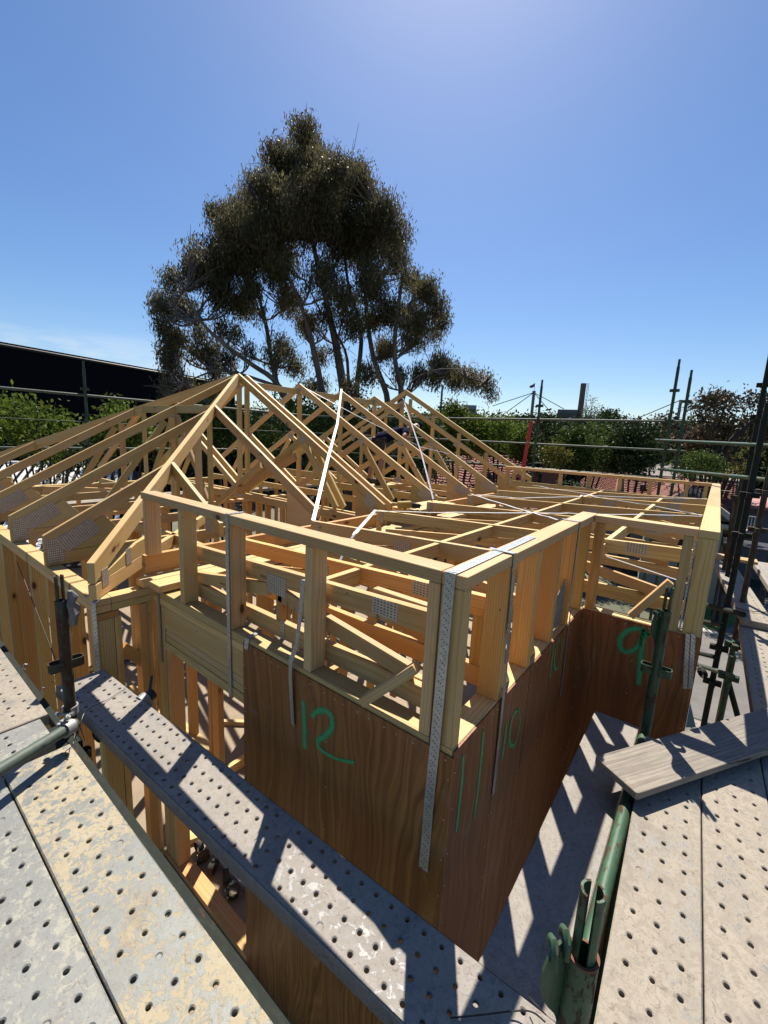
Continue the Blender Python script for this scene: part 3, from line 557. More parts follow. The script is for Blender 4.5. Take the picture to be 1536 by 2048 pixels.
# ------------------------------------------------------------------ plywood sheets
def sheet(axis, c, u0, u1, z0, z1, mat, label, nail=True):
    t = thing('plywood_sheet', label, 'plywood sheet', ((c if axis == 'x' else (u0+u1)/2), (c if axis == 'y' else (u0+u1)/2), z0), 'brown bracing sheets')
    if axis == 'x': V, F = boxvf(c, c+0.007, u0, u1, z0, z1); P = lambda u, z: Vector((c, u, z)); n = Vector((-1, 0, 0))
    else: V, F = boxvf(u0, u1, c, c+0.007, z0, z1); P = lambda u, z: Vector((u, c, z)); n = Vector((0, -1, 0))
    V = list(V); F = list(F); fm = [0]*6; w_ = u1-u0; pts = []
    if nail:
        k = max(3, int(w_/0.07))
        pts += [P(u0+0.02+(w_-0.04)*min(1, max(0, (i+random.uniform(-.25, .25))/k)), z1-0.018-random.uniform(0, 0.012)) for i in range(k+1)]
        for uu in (u0+0.014, u1-0.014): pts += [P(uu+random.uniform(-.004, .004), z1-0.1-i*0.15+random.uniform(-.02, .02)) for i in range(9)]
        if w_ > 0.5: pts += [P((u0+u1)/2+random.uniform(-.01, .01), z1-0.25-i*0.22) for i in range(6)]
    for p in pts:
        v, f = tubevf(p-n*0.001, p+n*0.0014, 0.0038, 0.0026, 6); k = len(V); V += v; F += [tuple(i+k for i in q) for q in f]; fm += [1]*len(f)
    G = [(p[2], p[1] if axis == 'x' else p[0], 0) for p in V]; ox = random.uniform(0, 30); G = [(g[0]+ox, g[1]+ox*0.3, 0) for g in G]
    link_mesh('panel', V, F, mat, t, G, rtint(0.93, 1.05, 0.02), mats=[M['nail']], fmat=fm); return t
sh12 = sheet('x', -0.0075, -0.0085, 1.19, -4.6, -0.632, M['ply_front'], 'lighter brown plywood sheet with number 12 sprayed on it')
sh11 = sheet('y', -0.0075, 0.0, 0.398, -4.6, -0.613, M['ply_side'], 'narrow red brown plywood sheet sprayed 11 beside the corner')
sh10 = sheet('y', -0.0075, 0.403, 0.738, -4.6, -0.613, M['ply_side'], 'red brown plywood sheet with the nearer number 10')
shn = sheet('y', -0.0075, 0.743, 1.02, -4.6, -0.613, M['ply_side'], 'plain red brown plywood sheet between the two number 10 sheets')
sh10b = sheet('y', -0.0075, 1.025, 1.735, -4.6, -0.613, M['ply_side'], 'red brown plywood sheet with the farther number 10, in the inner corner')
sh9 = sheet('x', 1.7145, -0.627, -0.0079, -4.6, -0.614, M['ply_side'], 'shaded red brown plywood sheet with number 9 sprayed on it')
shr = sheet('y', -0.635, 1.722, 2.9, -4.6, -0.64, M['ply_side'], 'plywood sheet turned away along the outer side of the far room', False)
def spray(parent, strokes, proj, side_axis, wid=0.024):
    nrm = Vector((-1, 0, 0)) if side_axis == 'x' else Vector((0, -1, 0))
    for st in strokes:
        P_ = [proj(*p)+nrm*0.0022 for p in st]
        # smooth
        Q = [P_[0]]
        for i in range(len(P_)-1):
            p0 = P_[max(i-1, 0)]; p1 = P_[i]; p2 = P_[i+1]; p3 = P_[min(i+2, len(P_)-1)]
            for k in range(1, 9):
                s = k/8; Q.append(0.5*((2*p1)+(p2-p0)*s+(2*p0-5*p1+4*p2-p3)*s*s+(3*p1-p0-3*p2+p3)*s**3))
        sides = []
        V = []; G = []; L = 0; F = []
        for i, q in enumerate(Q):
            tg = (Q[min(i+1, len(Q)-1)]-Q[max(i-1, 0)]).normalized(); s = nrm.cross(tg)
            if i: L += (q-Q[i-1]).length
            for j, sg in enumerate((-1, 1)): V.append(q+s*(sg*wid*(0.75+0.25*math.sin(L*9)))); G.append((L, sg, 0))
        for i in range(len(Q)-1): F.append((2*i, 2*i+1, 2*i+3, 2*i+2))
        link_mesh('painted_number', V, F, M['spray'], parent, G)
c5 = lambda x, y: (500+x/2.327, 1000+y/2.327); c6 = lambda x, y: (1000+x/2.866, 1000+y/2.866)
spray(sh12, [[(250, 935), (253, 1010), (256, 1090), (256, 1155)], [(288, 1008), (320, 980), (362, 985), (384, 1022), (378, 1065), (350, 1098), (318, 1118), (322, 1150), (358, 1180), (410, 1205), (487, 1220)]], lambda x, y: onx(*c5(x, y), -0.0075), 'x', 0.024)
spray(sh11, [[(991, 1185), (985, 1290), (972, 1420), (957, 1545)], [(1084, 1075), (1074, 1200), (1058, 1350), (1040, 1480)]], lambda x, y: ony(*c5(x, y), -0.0075), 'y', 0.016)
spray(sh10, [[(1191, 1040), (1182, 1120), (1170, 1210)], [(1246, 970), (1222, 1005), (1208, 1070), (1206, 1130), (1224, 1142), (1243, 1100), (1254, 1030), (1250, 980), (1240, 972)]], lambda x, y: ony(*c5(x, y), -0.0075), 'y', 0.016)
spray(sh10b, [[(1412, 670), (1404, 740), (1394, 830)], [(1440, 640), (1422, 690), (1414, 760), (1424, 788), (1438, 750), (1450, 680), (1446, 642)]], lambda x, y: ony(*c5(x, y), -0.0075), 'y', 0.016)
spray(sh9, [[(835, 750), (790, 738), (740, 745), (697, 782), (688, 835), (712, 868), (752, 866), (792, 835), (812, 780), (828, 742)], [(812, 730), (845, 775), (820, 760)], [(822, 740), (812, 850), (803, 960), (794, 1060)]], lambda x, y: onx(*c6(x, y), 1.7145), 'x', 0.026)
# ------------------------------------------------------------------ metal straps
def strap(label, pts, side, wid=0.032, mat='strap', group='perforated hold down straps', cat='metal strap', name='hold_down_strap'):
    N = []
    for i in range(len(pts)-1):
        a = Vector(pts[i]); b = Vector(pts[i+1]); k = max(1, int((b-a).length/0.06))
        for j in range(k): N.append(a.lerp(b, j/k))
    N.append(Vector(pts[-1]))
    return tagp(ribbon(name, N, wid, side, M[mat]), label, cat, group)
strap('wide perforated strap folded over the front corner down past sheet 12', [(0.06, 0.058, 0.003), (-0.004, 0.058, 0.003), (-0.006, 0.058, -0.05), (-0.010, 0.060, -0.40), (-0.013, 0.062, -0.62), (-0.016, 0.066, -0.85), (-0.010, 0.069, -1.0), (-0.013, 0.07, -1.13)], (0, 1, 0), 0.038)
strap('perforated strap lying flat along the top of the right parapet', [(0.005, 0.055, 0.003), (0.75, 0.058, 0.003)], (0, 1, 0), 0.038)
strap('perforated strap down the second stud of the right parapet, beside the near 10', [(0.385, 0.10, 0.006), (0.385, -0.003, 0.006), (0.386, -0.004, -0.06), (0.392, -0.012, -0.4), (0.395, -0.014, -0.65), (0.402, -0.012, -1.06)], (1, 0, 0), 0.026)
strap('thin strap down the fourth stud of the right parapet, beside the far 10', [(1.36, 0.095, 0.005), (1.36, -0.003, 0.005), (1.362, -0.004, -0.1), (1.368, -0.012, -0.6), (1.385, -0.013, -1.08)], (1, 0, 0), 0.024)
strap('loose twisted strap hanging over the bottom plate above the 12', [(0.07, 0.765, -0.215), (0.0, 0.76, -0.20), (-0.008, 0.765, -0.35), (-0.012, 0.78, -0.50), (-0.03, 0.80, -0.58), (-0.026, 0.805, -0.66), (-0.022, 0.80, -0.78), (-0.016, 0.795, -0.90)], (0.15, 1, 0), 0.028)
strap('perforated strap over the front parapet plate down the laminated header', [(0.095, 1.325, 0.004), (-0.003, 1.325, 0.004), (-0.005, 1.325, -0.1), (-0.008, 1.318, -0.62), (-0.009, 1.312, -0.985)], (0, 1, 0), 0.028)
strap('perforated strap at the inner corner beside the laminated header', [(-0.004, 2.11, -0.61), (-0.005, 2.105, -1.1)], (0, 1, 0), 0.022)
strap('perforated strap at the outer corner of the left wall under the hip heel', [(-0.30, 2.196, -0.60), (-0.335, 2.194, -0.62), (-0.336, 2.194, -1.28)], (1, -1, 0), 0.024)
strap('rusty spotted strap in the gap between the two corner studs above the 9', [(1.735, -0.526, -0.05), (1.732, -0.526, -0.60)], (0, 1, 0), 0.008)
for du, lb in ((0, 'left'), (11, 'right')):
    strap('perforated strap hanging on the sheet painted 9, %s one of the two side by side' % lb, [onx(1376+du, 1268, 1.706), onx(1373+du, 1320, 1.698), onx(1370+du, 1378, 1.705)], (0, 1, 0), 0.021)
for yy, lb in ((2.62, 'nearest'), (2.76, 'second'), (3.6, 'third'), (4.6, 'farthest')):
    strap('thin black tie strap over the left wall plate, %s from the corner' % lb, [(-0.235, yy, -0.604), (-0.334, yy-0.01, -0.604), (-0.335, yy, -0.72), (-0.335, yy+0.02, -0.95)], (0, 1, 0), 0.010, 'wire', 'black tie straps over the left wall plate', 'metal strap', 'tie_strap')
for x0, y0, x1, y1, lb in ((0.0, 1.30, 0.09, 1.25, 'on the bottom plate near the opening'),):
    strap('dark tie strap wrapped %s' % lb, [(-0.012, 1.16, -0.66), (-0.004, 1.16, -0.606), (0.10, 1.19, -0.606)], (0, 1, 0), 0.028, 'strap')
tagp(tube('brace_wire', [(-0.336, 3.9, -0.75), (-0.336, 3.0, -1.35), (-0.336, 2.3, -1.9)], 0.003, M['wire']), 'thin diagonal tension wire across the left wall studs', 'wire')
# roof plane brace (V section steel) and flat speed braces
def roofpt(u, v):   # on the near slope plane z = -0.38+0.556 (y-2.2)
    r = ray(u, v); k = (-0.38+0.556*(CAM.y-2.2)-CAM.z)/(r.z-0.556*r.y); return CAM+r*k
def flatpt(u, v):
    r = ray(u, v); k = (-0.20-0.045*CAM.y-CAM.z)/(r.z+0.045*r.y); return CAM+r*k
def vbrace(label, pts, wid=0.034):
    t = thing('steel_brace', label, 'steel brace', tuple(pts[0]), 'bright steel braces on the roof'); V = []; F = []; G = []; L = 0
    nrm = Vector((0, -0.556, 1)).normalized()
    P_ = [Vector(p)+nrm*0.005 for p in pts]
    for i, p in enumerate(P_):
        tg = (P_[min(i+1, len(P_)-1)]-P_[max(i-1, 0)]).normalized(); s = tg.cross(nrm).normalized()
        if i: L += (p-P_[i-1]).length
        prof = ((-wid/2, 0.0), (-wid*0.2, 0.0), (0, -0.011), (wid*0.2, 0.0), (wid/2, 0.0))
        for a, h in prof: V.append(p+s*a+nrm*h); G.append((L, a, h))
        for a, h in prof: V.append(p+s*a+nrm*(h-0.0012)); G.append((L, a, h))
    for i in range(len(P_)-1):
        for k in range(4):
            a = i*10+k; F.append((a, a+1, a+11, a+10)); b = a+5; F.append((b+1, b, b+10, b+11))
    link_mesh('channel', V, F, M['brace'], t, G); return t
def lerpn(a, b, n): return [a.lerp(b, i/n) for i in range(n+1)]
vbrace('long bright steel brace on the near slope from the fourth peak down to the eave', lerpn(roofpt(683, 778), roofpt(668, 900), 3)[:-1]+lerpn(roofpt(655, 920), roofpt(626, 1042), 3))
vbrace('second bright steel brace on the near slope, slightly kinked, from the last peak', lerpn(roofpt(806, 797), roofpt(836, 888), 3)[:-1]+lerpn(roofpt(842, 905), roofpt(866, 998), 3), 0.026)
strap('thin grey tension strap sagging under the truss chords', [roofpt(600, 768)-Vector((0, 0, .02)), roofpt(722, 828)-Vector((0, 0, .06)), roofpt(842, 888)-Vector((0, 0, .05)), roofpt(925, 912)-Vector((0, 0, .02))], (1, 0, 0), 0.016, 'strap', 'flat white tension straps', 'metal strap', 'tension_strap')
def fstrap(label, pix, wid=0.026):
    raw = [flatpt(*p)+Vector((0, 0, 0.006)) for p in pix]; pts = []
    for i in range(len(raw)-1):
        for k in range(6): f = k/6; pts.append(raw[i].lerp(raw[i+1], f)+Vector((random.uniform(-.004, .004), random.uniform(-.004, .004), 0.008*random.random())))
    pts.append(raw[-1])
    d = pts[-1]-pts[0]; return strap(label, pts, (-d.y, d.x, 0), wid, 'brace', 'flat white tension straps', 'metal strap', 'tension_strap')
c2 = lambda x, y: (780+x/3.84, 920+y/3.84); c3 = lambda x, y: (1100+x/3.84, 900+y/3.84); c1 = lambda x, y: (500+x/3.84, 920+y/3.84)
fstrap('white strap across the flat roof from the truss heel towards the near right parapet', [c2(620, 265), c2(960, 375), c2(1285, 465)])
fstrap('longest white strap running almost straight across the flat trusses to the right', [c2(-120, 400), c2(400, 412), c2(1020, 412), c2(1440, 420), c3(1165, 515)])
fstrap('white strap rising gently from the truss heel to the long right parapet', [c2(660, 272), c2(1000, 300), c2(1460, 285), c3(250, 352), c3(700, 374), c3(1205, 378)])
fstrap('white strap from the far parapet across to the corner of the long right parapet', [c2(1090, 197), c2(1536, 272), c3(330, 362), c3(760, 430), c3(1165, 508)])
strap('slanting silver strap between the flat truss and the front parapet', [flatpt(*c1(965, 390))+Vector((0, 0, .01)), flatpt(*c1(800, 570)), flatpt(*c1(740, 605))-Vector((0, 0, .05)), flatpt(*c1(620, 740))-Vector((0, 0, .16))], (1, 1, 0), 0.03, 'brace', 'flat white tension straps', 'metal strap', 'tension_strap')
strap('white strap seen inside the wider room under the return plate', [(1.95, -0.06, -0.30), (1.9, -0.52, -0.36)], (1, 0, 0), 0.02, 'brace', 'flat white tension straps', 'metal strap', 'tension_strap')
# nailed offcuts
t = tagp(beam('timber_offcut', onx(*c5(535, 930), -0.012)+Vector((-.01, 0, 0)), onx(*c5(778, 775), 0.03)+Vector((0, 0, 0)), 0.035, 0.05, M['frame'], None, (1, 0, 0.2)), 'short timber offcut leaning on the front bottom plate beside the corner studs', 'timber offcut')
t = tagp(beam('timber_offcut', onx(*c6(748, 665), 1.70), onx(*c6(978, 468), 1.72), 0.04, 0.045, M['pine'], None, (1, 0, 0.2)), 'short timber offcut leaning in the return opening above the number 9', 'timber offcut')
t = tagp(prism('plywood_offcut', [(1.11, -0.605), (1.36, -0.60), (1.33, -0.33), (1.22, -0.40)], 'y', 0.03, 0.036, M['oldboard']), 'angular grey plywood offcut standing between the studs over the far 10', 'plywood offcut')
for x0, lb in ((0.42, 'nearer'), (0.755, 'farther')):
    tagp(prism('timber_offcut', [(x0, -0.608), (x0+0.13, -0.608), (x0+0.02, -0.46)], 'y', 0.02, 0.055, M['pine']), 'triangular pine wedge at the foot of the right parapet studs, %s one' % lb, 'timber offcut', group='triangular pine wedges')
# ================================================================== SCAFFOLD
def zat(x, y, v):
    """height on the vertical line (x, y) that the photo row v shows"""
    lo, hi = -6.0, 3.0
    for _ in range(50):
        z = (lo+hi)/2; d = Vector((x, y, z))-CAM; vv = 1024-F_PX*CU.dot(d)/CF.dot(d)
        if vv > v: lo = z
        else: hi = z
    return z
def plank(label, o, D, L, W=0.228, mat='deck_grey', cols=3, cs=0.065, rs=0.086, s0=0.05, stagger=0.0, holes=True, H=0.058, group='perforated steel scaffold planks', detail=16, margin=None):
    """o = corner of the top face, D = direction along, width to the right-hand side of D turned -90 deg"""
    o = Vector(o); D = Vector((D[0], D[1], 0)).normalized(); S = Vector((D.y, -D.x, 0)); V = []; F = []
    P = lambda s, t, z: tuple(o+D*s+S*t+Vector((0, 0, z)))
    m0 = (W-cols*cs)/2; n = detail; q = n//4
    def quad(a, b, c, d): k = len(V); V.extend((a, b, c, d)); F.append((k, k+1, k+2, k+3))
    e = 0.004
    if holes:
        nr = int((L-2*s0)/rs); s1 = s0+nr*rs
        for (ta, tb) in ((e, m0), (W-m0, W-e)): quad(P(e, ta, 0), P(L-e, ta, 0), P(L-e, tb, 0), P(e, tb, 0))
        for (sa, sb) in ((e, s0), (s1, L-e)): quad(P(sa, m0, 0), P(sb, m0, 0), P(sb, W-m0, 0), P(sa, W-m0, 0))
        for c in range(cols):
            for r in range(nr):
                sa = s0+r*rs; ta = m0+c*cs; cx = sa+rs/2+(stagger*(c-(cols-1)/2)); cy = ta+cs/2; rim = []
                for i in range(n):
                    side, f = divmod(i, q); f = f/q
                    rim.append([(sa+rs*f, ta), (sa+rs, ta+cs*f), (sa+rs*(1-f), ta+cs), (sa, ta+cs*(1-f))][side])
                k = len(V); jr = random.uniform(0.92, 1.08)
                V.extend(P(a, b, 0) for a, b in rim)
                for rr, zz in ((0.0112*jr, 0.0), (0.0094*jr, -0.0012), (0.0076*jr, -0.0026), (0.0074*jr, -0.014)):
                    for i in range(n):
                        a = math.atan2(rim[i][1]-(ta+cs/2), rim[i][0]-(sa+rs/2)); V.append(P(cx+rr*math.cos(a), cy+rr*math.sin(a), zz))
                for g in range(4):
                    for i in range(n): F.append((k+g*n+i, k+g*n+(i+1) % n, k+(g+1)*n+(i+1) % n, k+(g+1)*n+i))
                if random.random() < 0.05: F.append(tuple(k+3*n+i for i in range(n)))
    else: quad(P(e, e, 0), P(L-e, e, 0), P(L-e, W-e, 0), P(e, W-e, 0))
    # rolled edges and flanges
    for (t0, t1, sg) in ((e, 0, 1), (W-e, W, -1)):
        quad(P(e, t0, 0), P(e, t1, -e), P(L-e, t1, -e), P(L-e, t0, 0)); quad(P(e, t1, -e), P(e, t1, -H), P(L-e, t1, -H), P(L-e, t1, -e)); quad(P(e, t1, -H), P(e, t1+sg*0.015, -H), P(L-e, t1+sg*0.015, -H), P(L-e, t1, -H))
    for (a, b) in ((e, 0), (L-e, L)): quad(P(a, e, 0), P(b, e, -e), P(b, W-e, -e), P(a, W-e, 0)); quad(P(b, 0, -e), P(b, 0, -H), P(b, W, -H), P(b, W, -e))
    V = np.array(V); G = (V-np.array(o))@np.array([D, S, Vector((0, 0, 1))]).T+np.array([random.uniform(0, 40), random.uniform(0, 9), 0])
    t = thing('scaffold_plank', label, 'scaffold plank', tuple(o+D*(L/2)+S*(W/2)-Vector((0, 0, H))), group)
    link_mesh('deck', V, F, M[mat], t, G, rtint(0.93, 1.05, 0.02)); return t
ZD = -1.0
plank('render splashed yellowish steel plank along the right edge of the left deck', (-0.893, -1.45, ZD), (0, 1), 2.99, 0.228, 'deck_yellow', s0=0.04)
plank('greyer steel plank beside the yellowish one on the left deck', (-1.126, -1.45, ZD-0.002), (0, 1), 2.985, 0.228, 'deck_grey', s0=0.02)
plank('steel plank at the extreme left edge of the near deck', (-1.359, -1.45, ZD), (0, 1), 2.99, 0.228, 'deck_grey', s0=0.05)
plank('short cross plank of steel between the two left decks, behind the green pipe', (-2.2, 1.836, ZD), (1, 0), 1.50, 0.228, 'deck_grey', s0=0.03)
plank('steel plank of the far left deck, along the house wall', (-0.893, 1.85, ZD), (0, 1), 2.6, 0.228, 'deck_beige', s0=0.06, stagger=0.02)
plank('second steel plank of the far left deck, one away from the house wall', (-1.126, 1.85, ZD), (0, 1), 2.6, 0.228, 'deck_grey', s0=0.03)
plank('third steel plank of the far left deck at the picture edge', (-1.359, 1.85, ZD), (0, 1), 2.6, 0.228, 'deck_grey', s0=0.03)
dm = Vector((0.048, -1, 0)).normalized()
plank('long dusty steel plank set diagonally between the left deck and sheet 12', (-0.337, 2.10, ZD), dm, 2.80, 0.235, 'deck_mid', cols=4, cs=0.0575, rs=0.058, s0=0.03, stagger=0.012, detail=12)
plank('plain steel plank in shade along the foot of the sheets painted 11 and 10', (-1.5, -0.224, -1.12), (1, 0.008), 2.95, 0.228, 'deck_mid', holes=False)
dr = Vector((1, 0.035, 0)).normalized()
def rd(s, t, z=-1.03): p = Vector((0.70, -0.492, z))+dr*s+Vector((dr.y, -dr.x, 0))*t; return p
plank('pale steel plank beside the green ledger on the right deck', rd(-2.0, 0), dr, 2.55, 0.228, 'deck_beige', s0=0.03)
plank('second steel plank of the right deck, browner stains', rd(-2.0, 0.233), dr, 2.75, 0.228, 'deck_beige', s0=0.06)
plank('third steel plank of the right deck, at the picture edge', rd(-2.0, 0.466), dr, 3.15, 0.228, 'deck_grey', s0=0.06)
dt = Vector((0.852, -0.524, 0)).normalized(); St = Vector((dt.y, -dt.x, 0))
def board(label, o, L, W, th, zt_, mat='oldboard'):
    V = []; 
    for z in (zt_-th, zt_):
        for s, q_ in ((0, 0.008), (0.006, 0), (L, 0), (L, W), (0.010, W), (0, W-0.006)): p = Vector(o)+dt*s+St*q_; V.append((p.x, p.y, z))
    F = [(5, 4, 3, 2, 1, 0), (6, 7, 8, 9, 10, 11)]+[(i, (i+1) % 6, 6+(i+1) % 6, 6+i) for i in range(6)]
    return tagp(solid('timber_plank', V, F, M[mat], None, (Vector(o), dt, St, Vector((0, 0, 1))), 0.002, (1, 1, 1)), label, 'timber plank', 'old timber scaffold planks')
board('old grey timber plank laid diagonally over the right deck planks', (0.805, -0.315, 0), 1.75, 0.217, 0.032, -0.962)
board('lower old timber plank just under the diagonal one, edge showing at its end', (0.85, -0.345, 0), 1.5, 0.190, 0.030, -0.997)
def two(p, q): return (Vector(q)-Vector(p)).normalized()
plank('steel plank overlapping at an angle farther along the right side, striped by stud shadows', (3.56, -0.925, -0.995), two((3.543, -.943, 0), (5.9, -.71, 0)), 2.42, 0.225, 'deck_beige', s0=0.04)
plank('steel plank beyond the diagonal timber, half in shade', (1.80, -0.937, -1.06), (1, 0.012), 1.85, 0.228, 'deck_beige', s0=0.04)
plank('outer steel plank beyond the diagonal timber, farther from the house', (1.80, -1.17, -1.06), (1, 0.012), 1.85, 0.228, 'deck_beige', s0=0.04)
plank('outer steel plank far along the right side next to the dark standards', (4.3, -1.28, -1.06), (1, 0.06), 2.4, 0.228, 'deck_mid', s0=0.04)
tagp(box('timber_plank', 6.0, 6.2, -1.15, -0.66, -0.98, -0.942, M['pine'], None, 0.003), 'short pale timber board across the far end of the right deck', 'timber plank', 'old timber scaffold planks')
def standard(label, x, y, ztop, zbot=-1.3, mat='green', main=0.12, vp=(), seg=20, r=0.0242):
    t = thing('scaffold_standard', label, 'scaffold standard', (x, y, zbot), 'upright scaffold standards')
    tube('tube', [(x, y, zbot+k*(ztop-main-zbot)/4) for k in range(5)], r, M[mat], t, seg, hollow=0.0035)
    # split spigot: two curved shells
    ca = math.atan2(CAM.y-y, CAM.x-x)
    for a0, a1 in ((ca+0.42, ca+math.pi-0.30), (ca+math.pi+0.30, ca+2*math.pi-0.42)):
        V = []; G = []; n = 9
        for z in (ztop-main-0.08, ztop-0.012, ztop):
            for rr in (r-0.0055, r-0.0095):
                for i in range(n+1):
                    a = a0+(a1-a0)*i/n; V.append((x+rr*math.cos(a), y+rr*math.sin(a), z)); G.append((z+x, rr*math.cos(a), rr*math.sin(a)))
        F = []; w_ = n+1
        for l in range(2):
            for i in range(n):
                a = l*2*w_+i; F.append((a, a+1, a+1+2*w_, a+2*w_)); b = a+w_; F.append((b+1, b, b+2*w_, b+1+2*w_))
            for i in (0, n): a = l*2*w_+i; F.append((a, a+2*w_, a+3*w_, a+w_))
        for i in range(n): a = 4*w_+i; F.append((a, a+1, a+1+w_, a+w_))
        link_mesh('spigot', V, F, M[mat], t, G, (1, 1, 1), False)
    for z, dirs in vp:
        for ax in dirs:
            d = Vector((math.cos(math.radians(ax)), math.sin(math.radians(ax)), 0)); s = Vector((-d.y, d.x, 0)); c = Vector((x, y, z)); path = []
            for a, b in ((0.018, 0.021), (0.050, 0.021), (0.062, 0.016), (0.066, 0.0), (0.062, -0.016), (0.050, -0.021), (0.018, -0.021)): path.append(c+d*a+s*b)
            ribv = []; Fv = []
            for p_ in path:
                off = (p_-c-d*0.035); off = off.normalized()*0.0045
                for h in (-0.021, 0.021): ribv += [p_+Vector((0, 0, h)), p_+off+Vector((0, 0, h))]
            for i in range(len(path)-1):
                a = 4*i; b = a+4; Fv += [(a, b, b+2, a+2), (a+1, a+3, b+3, b+1), (a+2, b+2, b+3, a+3), (a, a+1, b+1, b)]
            link_mesh('vee_pressing', ribv, Fv, M[mat], t)
    return t
LX, LY = -0.613, 1.695
standard('rusty green standard at the inner left, next to the left wall corner', LX, LY, -0.265, -1.6, 'rusty', 0.115, ((zat(LX, LY, 1327), (0, 180)), (zat(LX, LY, 1327)-0.5, (0, 90, 180, 270))))
RX, RY = 1.30, -0.465
rst = standard('mottled green standard in front of the number 9', RX, RY, -0.245, -5.4, 'green', 0.12, ((zat(RX, RY, 1340), (90, 270)), (zat(RX, RY, 1340)-0.5, (0, 180))))
BX, BY = -0.512, -0.507
t = standard('thick looking green standard in the bottom foreground with a split spigot', BX, BY, -0.268, -1.6, 'green_light', 0.125, ((-0.95, (0, 90, 180, 270)),), 40)
def wedge(t, X, Y, mat, ZW, d):
    d = Vector(d).normalized(); s = Vector((-d.y, d.x, 0)); c0 = Vector((X, Y, 0))-s*0.006
    out = [(0.022, -0.398), (0.031, -0.392), (0.045, -0.400), (0.060, -0.418), (0.068, -0.442), (0.069, -0.47), (0.062, -0.50), (0.048, -0.525), (0.034, -0.545), (0.022, -0.575)]; n = len(out); V = []; G = []
    for off in (-0.003, 0.003):
        for r_, z in out: q = c0+d*r_+s*(off+0.35*(r_-0.022)); V.append(q+Vector((0, 0, z+ZW))); G.append((z, r_, off))
    link_mesh('wedge_plate', V, [tuple(range(n)), tuple(range(2*n-1, n-1, -1))]+[(i, (i+1) % n, n+(i+1) % n, n+i) for i in range(n)], M[mat], t, G)
    for r_, zz in ((0.032, -0.388+ZW), (0.053, -0.398+ZW)):
        q = c0+d*r_+s*0.35*(r_-0.022); tube('rolled_lug', [q-s*0.012+Vector((0, 0, zz-0.012)), q-s*0.010+Vector((0, 0, zz)), q+Vector((0, 0, zz+0.006)), q+s*0.010+Vector((0, 0, zz)), q+s*0.012+Vector((0, 0, zz-0.03))], 0.0062, M[mat], t, 10)
wedge(t, BX, BY, 'green_light', 0.028, (-0.61, 0.79, 0)); wedge(rst, RX, RY, 'green', 0.02, (-0.61, 0.79, 0))
link_mesh('rust_rim', [(BX+rr*math.cos(2*math.pi*i/32), BY+rr*math.sin(2*math.pi*i/32), z) for z in (-0.396, -0.3915) for rr in (0.0246, 0.0200) for i in range(32)], [(64+i, 64+(i+1) % 32, 96+(i+1) % 32, 96+i) for i in range(32)]+[(i, (i+1) % 32, 64+(i+1) % 32, 64+i) for i in range(32)]+[(32+(i+1) % 32, 32+i, 96+i, 96+(i+1) % 32) for i in range(32)], plain('bare_rust', (0.20, 0.08, 0.035), 0.8, 0, 60), t)
# ledgers, transoms and rails
def rail(label, pts, r=0.024, mat='green', seg=12, name='scaffold_tube', group='horizontal scaffold tubes'):
    return tagp(tube(name, pts, r, M[mat], None, seg), label, 'scaffold tube', group)
a = onz(148, 1449, -0.90); b = onz(0, 1540, -0.87); d = (b-a)
t = thing('scaffold_tube', 'grey green tube lying across the left deck from the inner standard', 'scaffold tube', tuple(a), 'horizontal scaffold tubes')
tube('tube', [a-d*0.02, a+d*0.3, b, b+d*1.6], 0.024, M['greygreen'], t, 20)
def coupler(label, p, d1, r=0.0245, mat='steel', group='scaffold couplers', parent=None):
    """half coupler: split band with hinge lug and swing bolt"""
    p = Vector(p); d1 = Vector(d1).normalized(); n = d1.orthogonal().normalized(); b = d1.cross(n)
    t = thing('scaffold_coupler', label, 'coupler', tuple(p), group); V = []; F = []; k = 18
    for i in range(k+1):
        a = math.radians(-150+300*i/k)
        for rr in (r+0.002, r+0.008):
            for h in (-0.02, 0.02): V.append(p+(n*math.cos(a)+b*math.sin(a))*rr+d1*h)
    for i in range(k): q = 4*i; F += [(q, q+1, q+5, q+4), (q+2, q+6, q+7, q+3), (q, q+4, q+6, q+2), (q+1, q+3, q+7, q+5)]
    F += [(0, 2, 3, 1), (4*k, 4*k+1, 4*k+3, 4*k+2)]
    link_mesh('band', V, F, M[mat], t)
    e = p-n*(r+0.012)
    join_parts('bolt', [tubevf(e-b*0.035, e+b*0.045, 0.0055, None, 8), tubevf(e+b*0.03, e+b*0.042, 0.011, None, 6), tubevf(e-b*0.035, e-b*0.025, 0.010, None, 6)], M['steel'], t)
    join_parts('lug', [beamvf(e-d1*0.014+b*0.012, e+d1*0.014+b*0.012, 0.02, 0.006), beamvf(e-d1*0.014-b*0.012, e+d1*0.014-b*0.012, 0.02, 0.006)], M[mat], t)
    return t
dl = (b-a).normalized()
coupler('zinc coupler joining the grey green tube to the inner left standard', a+dl*0.03, dl)
coupler('second zinc coupler wrapped around the foot of the inner left standard', (LX, LY, -0.93), (0, 0, 1))
tagp(box('edge_angle', -0.652, -0.622, -1.5, 7.0, -1.10, -1.045, M['green_dark'], None, 0.002), 'long dark green steel angle along the edge of the left deck', 'scaffold ledger')
tagp(box('edge_angle', -0.70, -0.60, 1.60, 1.80, -1.09, -1.05, M['green_dark'], None, 0.002), 'dark bracket plate under the inner left standard', 'scaffold ledger')
rail('pale green ledger tube between the plain plank and the right deck', [(-0.9, -0.474, -1.065), (0.3, -0.468, -1.065), (1.27, -0.463, -1.065)], 0.0242, 'green_light', 20)
tp = onz(302, 1393, -1.02)
t = thing('tube_stub', 'black tube stub sticking out beyond the far end of the diagonal steel plank', 'scaffold tube', tuple(tp), 'horizontal scaffold tubes')
